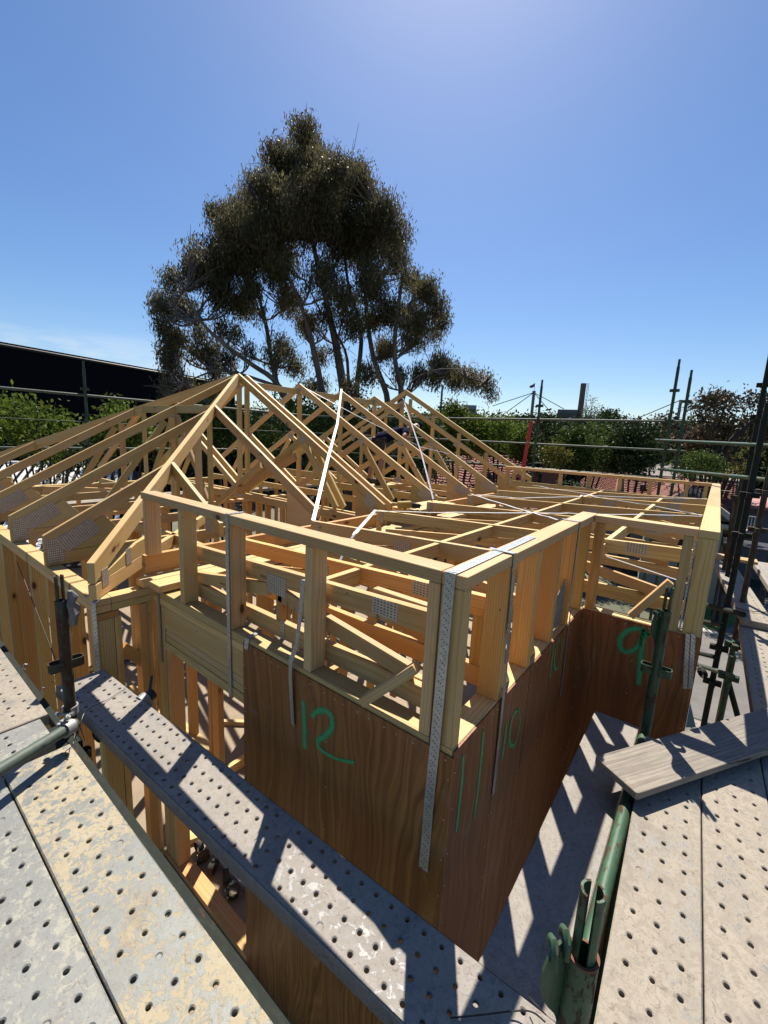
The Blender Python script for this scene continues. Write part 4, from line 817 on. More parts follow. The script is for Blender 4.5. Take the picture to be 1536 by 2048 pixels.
tube('tube', [tp+Vector((-0.28, -0.05, -0.06)), tp+Vector((0.02, 0.02, 0.0))], 0.03, M['blacktool'], t, 16)
coupler('grey ring coupler with an upright bolt on the black tube stub', tp+Vector((-0.04, 0.0, -0.005)), (0.9, 0.2, 0.15), 0.03)
tagp(tube('swing_bolt', [tp+Vector((0.0, 0.02, 0.01)), tp+Vector((0.03, 0.05, 0.09))], 0.008, M['wire'], None, 8), 'dark upright swing bolt beside the black tube stub', 'bolt')
# wires
def wire(label, pts, r=0.0022, mat='wire'):
    P_ = [Vector(p) for p in pts]; Q = [P_[0]]
    for i in range(len(P_)-1):
        p0 = P_[max(i-1, 0)]; p1 = P_[i]; p2 = P_[i+1]; p3 = P_[min(i+2, len(P_)-1)]
        for k in range(1, 7): s = k/6; Q.append(0.5*((2*p1)+(p2-p0)*s+(2*p0-5*p1+4*p2-p3)*s*s+(3*p1-p0-3*p2+p3)*s**3))
    return tagp(tube('tie_wire', Q, r, M[mat], None, 6), label, 'wire', 'black tie wires')
wire('black tie wire looped over the far end of the diagonal steel plank', [onz(160, 1462, -1.02), onz(163, 1440, -0.985), onz(175, 1420, -0.975), onz(215, 1398, -0.99), onz(252, 1374, -0.992)])
wire('black tie wire crossing the near end of the diagonal steel plank', [onz(900, 2036, -0.994), onz(960, 2030, -0.99), onz(1030, 2022, -0.985), onz(1064, 2024, -0.97), onz(1090, 2044, -0.99)], 0.0018)
wire('loose end of black wire beside the foreground standard', [onz(1058, 1994, -0.97), onz(1075, 2012, -0.96), onz(1092, 2030, -0.97)], 0.0016)
wire('tangled tie wire hanging at the foot of the inner left standard', [onz(150, 1465, -0.95), onz(145, 1490, -0.96), onz(130, 1505, -0.99), onz(138, 1515, -0.992), onz(122, 1508, -0.99)], 0.0016)
wire('black tie wire over the angled steel plank far right', [onz(1470, 1215, -0.985), onz(1500, 1222, -0.98), onz(1536, 1224, -0.985), onz(1580, 1222, -0.985)], 0.004)
V = []; F = []; rg = np.random.default_rng(3); base = Vector((LX+0.035, LY-0.02, -0.40))
for i in range(7):
    for k in range(8): a = 2*math.pi*k/8; rr = (0.010+0.016*math.sin(math.pi*(i+0.4)/6.8))*(0.6+0.8*rg.random()); V.append(base+Vector((rr*math.cos(a)+0.004*math.sin(i*2.1), rr*math.sin(a), -0.028*i+0.06)))
for i in range(6):
    for k in range(8): F.append((8*i+k, 8*i+(k+1) % 8, 8*i+8+(k+1) % 8, 8*i+8+k))
F += [tuple(range(8))[::-1], tuple(range(48, 56))]
tagp(link_mesh('crumpled_tape', V, F, plain('crumpled_grey_tape', (0.22, 0.21, 0.20), 0.5, 0, 50), None), 'crumpled grey tape hanging from the top of the inner left standard', 'tape')
op = onz(-26, 1502, -1.0)
t = thing('rope_reel', 'orange ribbed reel with a grey cap at the left picture edge', 'reel', tuple(op)); om = plain('orange_plastic', (0.75, 0.20, 0.03), 0.45)
tube('body', [op+Vector((0, 0, 0.003+k*0.005)) for k in range(15)], [0.032+0.003*(k % 2) for k in range(15)], om, t, 20); tube('cap', [op+Vector((0, 0, 0.074)), op+Vector((0, 0, 0.115)), op+Vector((0, 0, 0.122))], [0.036, 0.036, 0.026], M['steel'], t, 20)
for k, (u, v, lb) in enumerate(((55, 1333, 'upper'), (92, 1380, 'lower'))):
    p = onx(u, v, -0.345); tagp(tube('metal_hook', [p+Vector((0, 0, 0.02)), p+Vector((-0.02, 0.0, 0.03)), p+Vector((-0.035, -0.01, 0.01)), p+Vector((-0.02, -0.02, -0.015))], 0.005, M['strap'], None, 8), 'small bright metal hook on a left wall stud, %s of the two' % lb, 'hook')
# right side lower scaffold
def pole(label, p, zt_, zb, r=0.024, mat='green_dark', vps=(), spig=True):
    t = thing('scaffold_standard', label, 'scaffold standard', (p[0], p[1], zb), 'upright scaffold standards')
    tube('tube', [(p[0], p[1], zb), (p[0], p[1], (zb+zt_)/2), (p[0], p[1], zt_-0.12)], r, M[mat], t, 12)
    if spig: tube('spigot', [(p[0], p[1], zt_-0.12), (p[0], p[1], zt_)], r*0.78, M[mat], t, 10)
    for z in vps:
        join_parts('vee_pressing', [beamvf((p[0]-0.07, p[1], z), (p[0]-0.02, p[1], z), 0.045, 0.045), beamvf((p[0]+0.02, p[1], z), (p[0]+0.07, p[1], z), 0.045, 0.045), beamvf((p[0], p[1]-0.07, z), (p[0], p[1]-0.02, z), 0.045, 0.045), beamvf((p[0], p[1]+0.02, z), (p[0], p[1]+0.07, z), 0.045, 0.045)], M[mat], t)
    return t
def fx(u, v, d): p = far(u, v, d); return (p.x, p.y, p.z)
B_ = fx(1462, 1330, 4.5); C_ = fx(1503, 905, 6.3); D_ = fx(1516, 905, 4.9); E_ = fx(1475, 1000, 6.6)
pole('green standard above the driveway, right of the pair', B_, -1.14, -5.6, mat='green', vps=(zat(B_[0], B_[1], 1291), zat(B_[0], B_[1], 1354)), spig=False)
pole('tall dark standard near the right picture edge, farther one', C_, 2.2, -1.2, mat='green_dark', vps=(zat(C_[0], C_[1], 770), zat(C_[0], C_[1], 835), zat(C_[0], C_[1], 912)))
pole('dark nearer standard at the right picture edge, running down past the planks', D_, 0.85, -5.6, mat='green_dark', vps=(zat(D_[0], D_[1], 990), zat(D_[0], D_[1], 1070), zat(D_[0], D_[1], 1296), zat(D_[0], D_[1], 1364)))
pole('short green standard beside the white framed window', E_, zat(E_[0], E_[1], 955), -1.2, mat='rusty', vps=(zat(E_[0], E_[1], 995), zat(E_[0], E_[1], 1065)))
F_ = fx(1521, 1030, 5.3)
pole('mottled standard at the right picture edge, standing between the deck and the garden chair', F_, zat(F_[0], F_[1], 925), -5.6, mat='rusty', vps=(zat(F_[0], F_[1], 985), zat(F_[0], F_[1], 1060)))
rail('diagonal dark brace under the right side planks', [fx(1454, 1354, 4.5), fx(1476, 1435, 4.6)], 0.022, 'green_dark')
rail('thick dark transom under the angled plank', [fx(1410, 1209, 5.4), fx(1486, 1229, 4.4)], 0.024, 'green_dark')
rail('dark transom over the lawn patch', [fx(1402, 1242, 5.4), fx(1446, 1251, 4.7)], 0.022, 'green_dark')
rail('dark transom reaching back to the house wall over the driveway', [fx(1392, 1305, 5.4), fx(1430, 1314, 4.8)], 0.022, 'green_dark')
rail('long grey transom low over the driveway', [fx(1385, 1326, 5.4), fx(1464, 1352, 4.4)], 0.022, 'greygreen')
t = coupler('open hook clamp hanging over the driveway', fx(1405, 1346, 4.9), (0.6, -0.7, 0.3), 0.035, 'green_dark')
plank('lower level steel plank glimpsed below the sheet painted 9', (3.2, -0.78, -3.1), (1, 0), 2.4, 0.228, 'deck_beige', s0=0.04)
rail('bright green guard rail at the right, lower end at the back standards', [fx(1312, 880, 8.8), fx(1515, 890, 6.2), fx(1570, 893, 5.6)], 0.022, 'green')
rail('dark guard rail below it running past the right standards', [fx(1318, 938, 8.6), fx(1500, 956, 6.2), fx(1580, 966, 5.4)], 0.024, 'green')
# back and far side scaffold
for (y, zt_, lb) in ((0.19, 1.91, 'taller of the two standards at the right end of the back scaffold'), (0.0, 1.73, 'shorter of the two standards at the right end of the back scaffold'), (2.41, 1.67, 'standard of the back scaffold beside the red bar'), (4.68, 1.65, 'standard of the back scaffold next to the hanging gum branch')):
    pole(lb, (7.6, y), zt_, -5.6, mat='green', vps=(zt_-0.5, zt_-1.0, zt_-1.5))
for z, lb, mt in ((0.905, 'top', 'greygreen'), (0.42, 'middle', 'greygreen'), (-0.07, 'lowest', 'green')):
    rail('%s guard rail of the back scaffold behind the flat roof' % lb, [(7.6, -0.1, z), (7.6, 4.0, z), (7.6, 8.9, z)], 0.019, mt)
for x, lb in ((-0.55, 'standard of the far side scaffold at the left picture edge'), (1.83, 'green standard of the far side scaffold in front of the black shed'), (4.25, 'standard of the far side scaffold behind the hip rafter'), (6.5, 'standard of the far side scaffold behind the ridge')):
    pole(lb, (x, 8.9), 1.52 if x != 4.25 else 1.45, -5.6, mat='green', vps=(1.02, 0.55, 0.0))
for z, lb, r_ in ((0.905, 'top', 0.024), (0.42, 'middle', 0.007), (-0.07, 'lowest', 0.020)):
    rail('%s guard rail of the far side scaffold in front of the bushes' % lb, [(-4, 8.9, z), (2, 8.9, z), (7.6, 8.9, z)], r_, 'greygreen')
for k in range(3):
    tagp(box('scaffold_plank', -3.0+k*3.6, 0.55+k*3.6, 8.22, 8.80, -1.06, -1.0, M['deck_beige'], None, 0), 'flat steel deck bay on the far side scaffold, %s one' % ('left', 'middle', 'right')[k], 'scaffold plank', 'perforated steel scaffold planks')
p0 = onx(1063, 842, 7.5); p1 = onx(1040, 972, 7.42)
t = thing('spirit_level', 'long red spirit level leaning on the back scaffold rails', 'spirit level', tuple(p1)); beam('body', p0, p1, 0.025, 0.075, M['red'], t, (0.2, 1, 0)); c_ = p0.lerp(p1, 0.32); beam('vial', c_-(p0-p1).normalized()*0.03, c_+(p0-p1).normalized()*0.03, 0.03, 0.03, M['steel'], t, (0.2, 1, 0))
# ------------------------------------------------------------------ loose things
# cordless nail gun on the walkway boards
p = onz(812, 1019, -0.373); gx = Vector((0.75, -0.66, 0)); gy = Vector((0.66, 0.75, 0)); up = Vector((0, 0, 1))
t = thing('nail_gun', 'yellow and black cordless nail gun lying on the raised working board', 'nail gun', tuple(p))
beam('body', p-gx*0.10+up*0.05, p+gx*0.06+up*0.06, 0.07, 0.075, M['yellow'], t, bevel=0.01); beam('nose', p+gx*0.06+up*0.055, p+gx*0.16+up*0.04, 0.04, 0.05, M['blacktool'], t, bevel=0.005); beam('handle', p+gx*0.0+up*0.045+gy*0.03, p+gx*0.02+gy*0.17+up*0.035, 0.04, 0.035, M['blacktool'], t, bevel=0.008); beam('battery', p+gx*0.02+gy*0.15+up*0.03, p+gx*0.02+gy*0.24+up*0.03, 0.075, 0.055, M['blacktool'], t, bevel=0.006); beam('magazine', p+gx*0.12+up*0.03-gy*0.01, p-gx*0.04+up*0.02+gy*0.14, 0.02, 0.03, M['steel'], t, bevel=0.003)
for k, (u, v, lb) in enumerate(((783, 1022, 'left of the nail gun'), (770, 1018, 'farther left of the nail gun'), (828, 1012, 'right of the nail gun'))):
    q = onz(u, v, -0.373); q.x = min(max(q.x, 2.8), 3.5); tagp(tube('nail_strip', [q+Vector((0, 0, 0.012)), q+Vector((0.07, -0.06, 0.012))], 0.011, M['steel'] if k else M['blacktool'], None, 6), 'small strip of nails on the raised working board, %s' % lb, 'nail strip')
q = onz(262, 1312, -2.63); cab = [q+Vector((0.16*math.cos(k*1.1)*(1+0.03*k), 0.12*math.sin(k*1.1)*(1+0.02*k), 0.012*(k % 3))) for k in range(22)]+[q+Vector((0.5, -0.3, 0)), q+Vector((1.1, 0.2, 0))]
tagp(tube('extension_lead', cab, 0.006, M['wire'], None, 6), 'tangled black extension lead on the floor behind the return wall studs', 'cable')
for k in range(16):
    xx = random.uniform(0.2, 2.4); yy = random.uniform(1.0, 4.6); an = random.uniform(0, 3.1); L_ = random.uniform(0.08, 0.3); dd_ = Vector((math.cos(an), math.sin(an), 0)); tagp(beam('floor_offcut', Vector((xx, yy, -2.645)), Vector((xx, yy, -2.645))+dd_*L_, 0.09 if k % 2 else 0.045, 0.045, M['pine'], None), 'small pine offcut dropped on the upper floor behind the window wall', 'timber offcut', 'pine offcuts scattered on the floor')
# couplers lying on the upper floor
for k, (u, v, lb) in enumerate(((398, 1692, 'leftmost of the loose steel couplers on the floor inside the open window'), (408, 1712, 'second loose steel coupler on the floor behind the sill'), (452, 1752, 'largest loose steel coupler lying open on the floor behind the sill'), (468, 1782, 'loose steel coupler nearest sheet 12 on the floor'), (425, 1735, 'loose steel coupler in the middle of the row on the floor'))):
    q = onz(u, v, -2.62); coupler(lb, q+Vector((0, 0, 0.0)), (math.cos(k*1.3), math.sin(k*1.3), 0.25*(k % 2)), 0.032+0.006*(k == 2), 'rusty')
q = onz(440, 1760, -2.64); tagp(beam('steel_offcut', q+Vector((0.1, 0.2, 0)), q+Vector((0.12, -0.25, 0)), 0.09, 0.05, M['steel'], None), 'grey steel channel lying behind the window sill', 'steel channel')
for k in range(6):
    xx = 0.35+k*0.06; tagp(box('floor_timber', xx, xx+0.045, 3.05-0.03*k, 4.2+0.05*k, -2.667, -2.577 if k % 2 else -2.622, M['pine'], None), 'loose pine length on the floor inside the window, %s from the opening' % ('first', 'second', 'third', 'fourth', 'fifth', 'sixth')[k], 'timber', 'loose pine lengths on the floor')
tagp(box('floor_timber', 0.25, 1.6, 2.5, 2.545, -2.667, -2.577, M['pine'], None), 'loose pine length across the floor right behind the window', 'timber', 'loose pine lengths on the floor')
tagp(prism('blue_sheet', [(onx(1372, 1448, 1.72).y, onx(1372, 1448, 1.72).z), (onx(1392, 1448, 1.72).y, onx(1392, 1448, 1.72).z), (onx(1381, 1400, 1.72).y, onx(1381, 1400, 1.72).z)], 'x', 1.68, 1.69, M['blue'], None, 0), 'pale blue triangular sheet tip at the foot of the sheet painted 9', 'plastic sheet')
# ------------------------------------------------------------------ stamped and written marks on the timber
def mark(txt, pos, A, U, h, mat='stamp', name='timber_stamp', shear=0.0, parent=None):
    cu = bpy.data.curves.new(name, 'FONT'); cu.body = txt; cu.size = h; cu.align_x = 'CENTER'; cu.align_y = 'CENTER'; cu.shear = shear
    ob = bpy.data.objects.new(name, cu); COL.objects.link(ob); dg = bpy.context.evaluated_depsgraph_get(); me = bpy.data.meshes.new_from_object(ob.evaluated_get(dg)); bpy.data.objects.remove(ob)
    A = Vector(A).normalized(); U = Vector(U); U = (U-A*U.dot(A)).normalized(); N = A.cross(U); o = bpy.data.objects.new(name, me); COL.objects.link(o)
    off = ORI[parent.name]; o.parent = parent; o.matrix_local = Matrix(((A.x, U.x, N.x, pos[0]-off.x), (A.y, U.y, N.y, pos[1]-off.y), (A.z, U.z, N.z, pos[2]-off.z), (0, 0, 0, 1))); me.materials.clear(); me.materials.append(M[mat])
    ORI[o.name] = off; return o
def find(lbl):
    for o in COL.objects:
        if o.parent is None and lbl in o.get('label', ''): return o
ft = find('first flat truss directly'); xf = 0.13-T2-0.0012; RV = (0, -1, 0)
c6b = lambda x, y: (250+x/3.84, 950+y/3.84)
def mx_(u, v, x=xf): p = onx(u, v, x); return (x, p.y, p.z)
mark('HW62 T1', mx_(*c6b(1075, 785)), RV, (0, 0, 1), 0.020, parent=ft); mark('HW4-W1', mx_(*c6b(1247, 1040)), (0, 0, 1), (0, 1, 0), 0.022, parent=ft); mark('2MWH', mx_(*c6b(1300, 1060)), (0, 0, 1), (0, 1, 0), 0.018, parent=ft)
mark('HW62 T1', mx_(*c6b(755, 840)), RV, (0, 0, 1), 0.018, parent=ft); mark('HW4-1', mx_(*c1(985, 1180)), (0, 0, 1), (0, 1, 0), 0.026, parent=ft)
f2 = find('second flat truss'); mark('HW62 T1', mx_(*c1(1115, 1010), 0.42-T2-0.0012), RV, (0, 0, 1), 0.022, parent=f2); mark('HW4', mx_(*c1(835, 935), 0.42-T2-0.0012), (0, 0, 1), (0, 1, 0), 0.022, parent=f2)
f3 = find('fourth flat truss'); mark('HW62 T1', mx_(*c2(375, 530), 2.04-T2-0.0012), RV, (0, 0, 1), 0.024, parent=f3)
pr = find('right parapet wall frame'); p = ony(*c5(1045, 700), 0.03)
bw = find('inner bearing wall'); mark('1HW', (-0.0015, 2.3125, -0.485), (0, -1, 0), (0, 0, 1), 0.03, parent=bw)
# second stub truss seen between corner stud and second stud on the right side
t = thing('flat_truss_end', 'stub end of the first flat truss poking out between the right parapet studs', 'roof truss', (0.24, 0.1, -0.605), 'shallow flat roof trusses')
box('top_chord', 0.155, 0.19, 0.10, 0.5, -0.292, -0.207, M['pine'], t); box('bottom_chord', 0.155, 0.19, 0.12, 0.5, -0.60, -0.515, M['pine'], t); box('post', 0.156, 0.189, 0.13, 0.20, -0.514, -0.293, M['orange'], t)
# ================================================================== GROUND AND NEIGHBOURHOOD
ZG = -5.6
def groundmat(name, a, b, sc=0.6, rough=0.9, fine=12, seam=None):
    t = NT(name); p = t.n('ShaderNodeNewGeometry').outputs['Position']; n1 = t.noise(p, sc, 6, 0.6); n2 = t.noise(p, fine, 5, 0.7)
    c = t.mix(t.mr(n1, 0.35, 0.65), a, b); c = t.mix(t.mr(n2, 0.45, 0.7, 0, 0.5), c, tuple(x*0.6 for x in a))
    return t.fin(c, rough, 0, n2, 0.3, 0.01)
def sheet_poly(name, pts, z, mat, kind='structure'):
    o = link_mesh(name, [(p[0], p[1], z) for p in pts], [tuple(range(len(pts)))], mat); o['kind'] = kind; return o
sheet_poly('ground', [(-900, -900), (900, -900), (900, 900), (-900, 900)], ZG, groundmat('dry_ground', (0.16, 0.15, 0.10), (0.10, 0.11, 0.06)))
sheet_poly('driveway', [(1.0, -8), (40, -8), (40, 0.4), (1.0, 0.4)], ZG+0.012, groundmat('concrete_drive', (0.20, 0.185, 0.17), (0.15, 0.14, 0.13), 0.8, 0.85, 5))
sheet_poly('road', [(22, -60), (30, -60), (30, 60), (22, 60)], ZG+0.02, groundmat('road_asphalt', (0.06, 0.06, 0.062), (0.045, 0.045, 0.047)))
lawn = [onz(u, v, ZG+0.03) for u, v in ((1396, 1216), (1412, 1210), (1470, 1232), (1480, 1243), (1455, 1255), (1440, 1262), (1394, 1252))]
sheet_poly('lawn', lawn, ZG+0.03, groundmat('mown_lawn', (0.10, 0.20, 0.035), (0.07, 0.14, 0.03), 3, 0.9, 30))
pp = [onz(u, v, ZG+0.026) for u, v in ((1405, 1255), (1441, 1268), (1441, 1274), (1404, 1262))]; sheet_poly('kerb_strip', pp, ZG+0.026, plain('pale_kerb', (0.6, 0.57, 0.5), 0.8))
# ---- leaves
def leafmat(name, a, b, rough=0.45, trans=0.25, vary=0.5):
    t = NT(name, 1.0); tcx = t.attr('tc'); c = t.mix(1.0, t.mix(t.noise(t.n('ShaderNodeNewGeometry').outputs['Position'], 1.1, 3, 0.6), a, b), tcx, 'MULTIPLY')
    t.fin(c, rough, 0, None, spec=0.10 if 'gum' in name else 0.04); tr = t.n('ShaderNodeBsdfTranslucent'); t.set(tr.inputs[0], c); ms = t.n('ShaderNodeMixShader'); ms.inputs[0].default_value = trans
    t.t.links.new(t.b.outputs[0], ms.inputs[1]); t.t.links.new(tr.outputs[0], ms.inputs[2]); t.t.links.new(ms.outputs[0], t.out.inputs['Surface']); return t.m
def foliage(name, blobs, n_per, size, aspect, droop, mat, parent, seed=1, shell=0.35, gap=0.0, cluster=5, cspread=2.2, hang=0.0):
    """blobs: (x,y,z,r,[flatten]) -> many small leaves gathered in sprigs through each blob's volume"""
    rg = np.random.default_rng(seed); C_ = []; W_ = []
    for b in blobs:
        r = b[3]; fl = b[4] if len(b) > 4 else 0.85; k = max(4, int(n_per*r*r*(b[5] if len(b) > 5 else 1))); d = rg.normal(size=(k, 3)); d /= np.linalg.norm(d, axis=1)[:, None]
        lump = 1+0.22*np.sin(d[:, 0]*5+b[0])*np.sin(d[:, 1]*5+b[1]*2)+0.18*np.sin(d[:, 2]*7+b[2]*3+d[:, 0]*4)
        rad = rg.uniform(shell, 1, k)**0.6*lump; q = d*rad[:, None]*r; q[:, 2] *= fl; C_.append(q+np.array(b[:3])); W_.append(np.full(k, 1.0)*rg.uniform(0.75, 1.2))
    C_ = np.concatenate(C_); W_ = np.concatenate(W_)
    if gap:
        f = np.sin(C_[:, 0]*1.9+1)+np.sin(C_[:, 1]*2.3+2)+np.sin(C_[:, 2]*2.1)+0.8*np.sin(C_[:, 0]*4.3+C_[:, 2]*3.7)+rg.normal(0, 0.5, len(C_)); keep = f > gap; C_ = C_[keep]; W_ = W_[keep]
    C_ = np.repeat(C_, cluster, 0); W_ = np.repeat(W_, cluster); n = len(C_); C_ = C_+rg.normal(0, size*cspread*0.5, (n, 3))*np.array([1, 1, 1.0 if not hang else 0.5]); C_[:, 2] -= hang*rg.uniform(0, 1, n)*size*5
    A = rg.normal(size=(n, 3)); A[:, 2] -= droop*1.6; A /= np.linalg.norm(A, axis=1)[:, None]; B = np.cross(A, rg.normal(size=(n, 3))); B /= np.linalg.norm(B, axis=1)[:, None]
    L = size*rg.uniform(0.6, 1.35, n)[:, None]; w2 = L*aspect/2
    V = np.stack([C_-A*L/2, C_+B*w2-A*L*0.05, C_+A*L/2, C_-B*w2-A*L*0.05], 1).reshape(-1, 3)
    off = np.array(ORI[parent.name]); me = bpy.data.meshes.new(name); me.vertices.add(4*n); me.vertices.foreach_set('co', (V-off).astype(np.float32).ravel()); me.loops.add(4*n); me.loops.foreach_set('vertex_index', np.arange(4*n, dtype=np.int32)); me.polygons.add(n); me.polygons.foreach_set('loop_start', np.arange(0, 4*n, 4, dtype=np.int32))
    try: me.polygons.foreach_set('loop_total', np.full(n, 4, np.int32))
    except Exception: pass
    me.update(calc_edges=True); a = me.attributes.new('tc', 'FLOAT_COLOR', 'POINT'); k = (rg.uniform(0.6, 1.35, n)*W_)[:, None]; warm = rg.uniform(-0.12, 0.16, n)[:, None]
    cc = np.concatenate([k*(1+warm), k, k*(1-warm), np.ones((n, 1))], 1); a.data.foreach_set('color', np.repeat(cc, 4, 0).astype(np.float32).ravel())
    me.materials.append(mat); o = bpy.data.objects.new(name, me); COL.objects.link(o); o.parent = parent; ORI[o.name] = Vector(off); return o
def barkmat(name, a, b):
    t = NT(name); g = t.attr('gl'); n = t.noise(t.vmap(g, (1.5, 9, 9)), 1.0, 6, 0.65); return t.fin(t.mix(t.mr(n, 0.35, 0.65), a, b), 0.85, 0, n, 0.5, 0.01)
M['gumbark'] = barkmat('gum_bark', (0.26, 0.21, 0.17), (0.09, 0.07, 0.06)); M['bark'] = barkmat('dark_bark', (0.07, 0.055, 0.045), (0.03, 0.025, 0.02))
def limbs(name, paths, mat, parent, seg=8):
    V = []; F = []; G = []
    for path, r0, r1 in paths:
        Q = [path[0]]
        for i in range(len(path)-1):
            p0 = path[max(i-1, 0)]; p1 = path[i]; p2 = path[i+1]; p3 = path[min(i+2, len(path)-1)]
            for k in range(1, 5): s = k/4; Q.append(0.5*((2*p1)+(p2-p0)*s+(2*p0-5*p1+4*p2-p3)*s*s+(3*p1-p0-3*p2+p3)*s**3))
        n0 = len(V); m = len(Q)
        for i, p in enumerate(Q):
            tg = (Q[min(i+1, m-1)]-Q[max(i-1, 0)]).normalized(); nn = tg.orthogonal().normalized() if i == 0 else (nn-tg*nn.dot(tg)).normalized(); b = tg.cross(nn); rr = r0+(r1-r0)*i/(m-1)
            for k in range(seg): a = 2*math.pi*k/seg; V.append(p+(nn*math.cos(a)+b*math.sin(a))*rr); G.append((i*0.4+n0, math.cos(a)*rr, math.sin(a)*rr))
        for i in range(m-1):
            for k in range(seg): a = n0+i*seg+k; b = n0+i*seg+(k+1) % seg; F.append((a, b, b+seg, a+seg))
    return link_mesh(name, V, F, mat, parent, G, (1, 1, 1), True)
# ---- the big gum tree (22 m away)
GD = 22.0
gum = thing('gum_tree', 'huge dark gum tree with several pale trunks rising behind the roof frame', 'tree', tuple(far(690, 900, GD).xy)+(ZG,))
def G_(u, v, dd=0.0): return far(u, v, GD+dd)
root = Vector((*far(690, 900, GD).xy, ZG))
TR = [([(700, 900, 0), (690, 800, 0), (672, 690, .3), (652, 600, .2), (625, 480, 0), (604, 330, 0)], .32, .05),
      ([(668, 900, -.6), (648, 800, -.8), (625, 690, -1), (602, 610, -1), (560, 520, -1.3), (520, 430, -1.5)], .22, .04),
      ([(640, 900, .6), (565, 790, 1.2), (545, 730, 1.4), (530, 640, 1.2), (505, 560, 1), (470, 480, 1)], .20, .035),
      ([(625, 900, -.2), (560, 775, -1.2), (505, 730, -1.8), (450, 690, -2.2), (400, 640, -2.4), (368, 580, -2.4)], .17, .03),
      ([(745, 900, .2), (776, 810, .6), (748, 720, .6), (735, 640, .8), (730, 560, .8), (742, 450, .8)], .22, .04),
      ([(770, 900, -.4), (802, 795, -.6), (790, 720, -.8), (792, 640, -1), (804, 540, -1.2), (780, 430, -1.2)], .19, .035),
      ([(790, 900, -1.0), (812, 782, -1.5), (862, 742, -2), (928, 741, -2.2), (975, 760, -2.3)], .07, .012),
      ([(560, 775, -1.2), (480, 748, -1.5), (430, 742, -1.8), (370, 765, -2)], .09, .02),
      ([(708, 860, 1.0), (715, 760, 1.5), (722, 660, 1.6), (695, 560, 1.5), (682, 420, 1.4)], .2, .04),
      ([(735, 860, 1.6), (700, 780, 2.2), (690, 700, 2.4), (640, 620, 2.4), (610, 560, 2.2)], .14, .03)]
paths = [([G_(*p) for p in pts], a, b) for pts, a, b in TR]; paths = [([root+Vector((random.uniform(-.6, .6), random.uniform(-.6, .6), 0))]+p if p[0].z < 1.0 and i not in (7,) else p, a, b) for i, (p, a, b) in enumerate(paths)]
BL = [(600, 262, 38), (565, 300, 36), (640, 305, 42), (690, 335, 44), (728, 365, 40), (600, 340, 60), (655, 400, 70), (545, 372, 46), (505, 392, 42), (760, 405, 42), (600, 430, 75), (700, 450, 75), (530, 450, 62), (775, 465, 42), (460, 430, 42), (455, 490, 55), (395, 480, 34), (430, 415, 20), (385, 530, 48), (345, 545, 28), (330, 600, 30), (372, 600, 40), (430, 560, 48), (345, 655, 32), (340, 705, 28), (335, 750, 32), (380, 770, 34), (400, 690, 24), (440, 645, 24), (560, 525, 58), (650, 545, 55), (740, 545, 55), (510, 560, 34), (795, 510, 26), (822, 545, 34), (855, 565, 32), (872, 600, 26), (842, 628, 36), (790, 610, 42), (700, 625, 40), (605, 640, 34), (560, 692, 34), (590, 720, 26), (765, 690, 34), (818, 675, 30), (858, 668, 26), (880, 715, 28), (905, 735, 26), (870, 745, 20), (940, 745, 24), (970, 752, 22), (985, 772, 12), (735, 735, 28), (680, 690, 26), (520, 620, 26), (480, 600, 30), (470, 655, 20), (640, 700, 22), (430, 730, 24), (320, 790, 26), (360, 800, 30), (500, 690, 16), (620, 770, 22), (700, 760, 22), (800, 740, 18), (650, 620, 24), (740, 620, 30), (358, 630, 26), (395, 655, 24), (425, 690, 22), (455, 705, 20), (545, 655, 26), (500, 520, 36), (350, 770, 28), (420, 775, 22), (640, 765, 22), (840, 738, 22), (915, 748, 20), (955, 760, 16), (330, 640, 26), (315, 600, 20), (335, 690, 24), (885, 630, 22), (870, 660, 22), (690, 575, 40), (585, 590, 40)]
rg = np.random.default_rng(5); blobs = []
for u, v, r in BL:
    k = 1 if r < 30 else (2 if r < 50 else 3)
    for j in range(k):
        dd = rg.uniform(-2.4, 2.4)*min(1.0, r/40); uu = u+rg.uniform(-.45, .45)*r*(k > 1); vv = v+rg.uniform(-.35, .35)*r*(k > 1); p = G_(uu, vv, dd); rm = r*(0.78 if k > 1 else 1.0)/F_PX*((p-CAM).dot(CF)); blobs.append((p.x, p.y, p.z, rm*(1.0 if v < 520 else 0.86), 0.95, 1.0 if v < 500 else (0.8 if 480 < u < 780 else 1.05)))
        # feeding branch towards the nearest trunk
        best = min(((q-p).length+abs(q.z-(p.z-1.5))*0.5, q) for P0, a, b in paths[:10] for q in P0[1:] if q.z < p.z+0.5 or True)[1]
        mid = best.lerp(p, 0.5)+Vector((rg.uniform(-.3, .3), rg.uniform(-.3, .3), -0.25)); paths.append(([best, mid, p+Vector((0, 0, rm*0.3))], 0.055, 0.012))
        for _ in range(6): e = p+Vector(rg.normal(size=3))*rm*0.65; s_ = best.lerp(mid, rg.uniform(.3, 1)); paths.append(([s_, s_.lerp(e, .55)+Vector((0, 0, .12)), e], 0.022, 0.005))
limbs('trunk', paths, M['gumbark'], gum)
foliage('crown', blobs, 600, 0.17, 0.26, 1.5, leafmat('gum_leaves', (0.088, 0.092, 0.046), (0.135, 0.115, 0.066), 0.5, 0.45), gum, 11, 0.15, -1.2, 8, 1.7, 0.75)
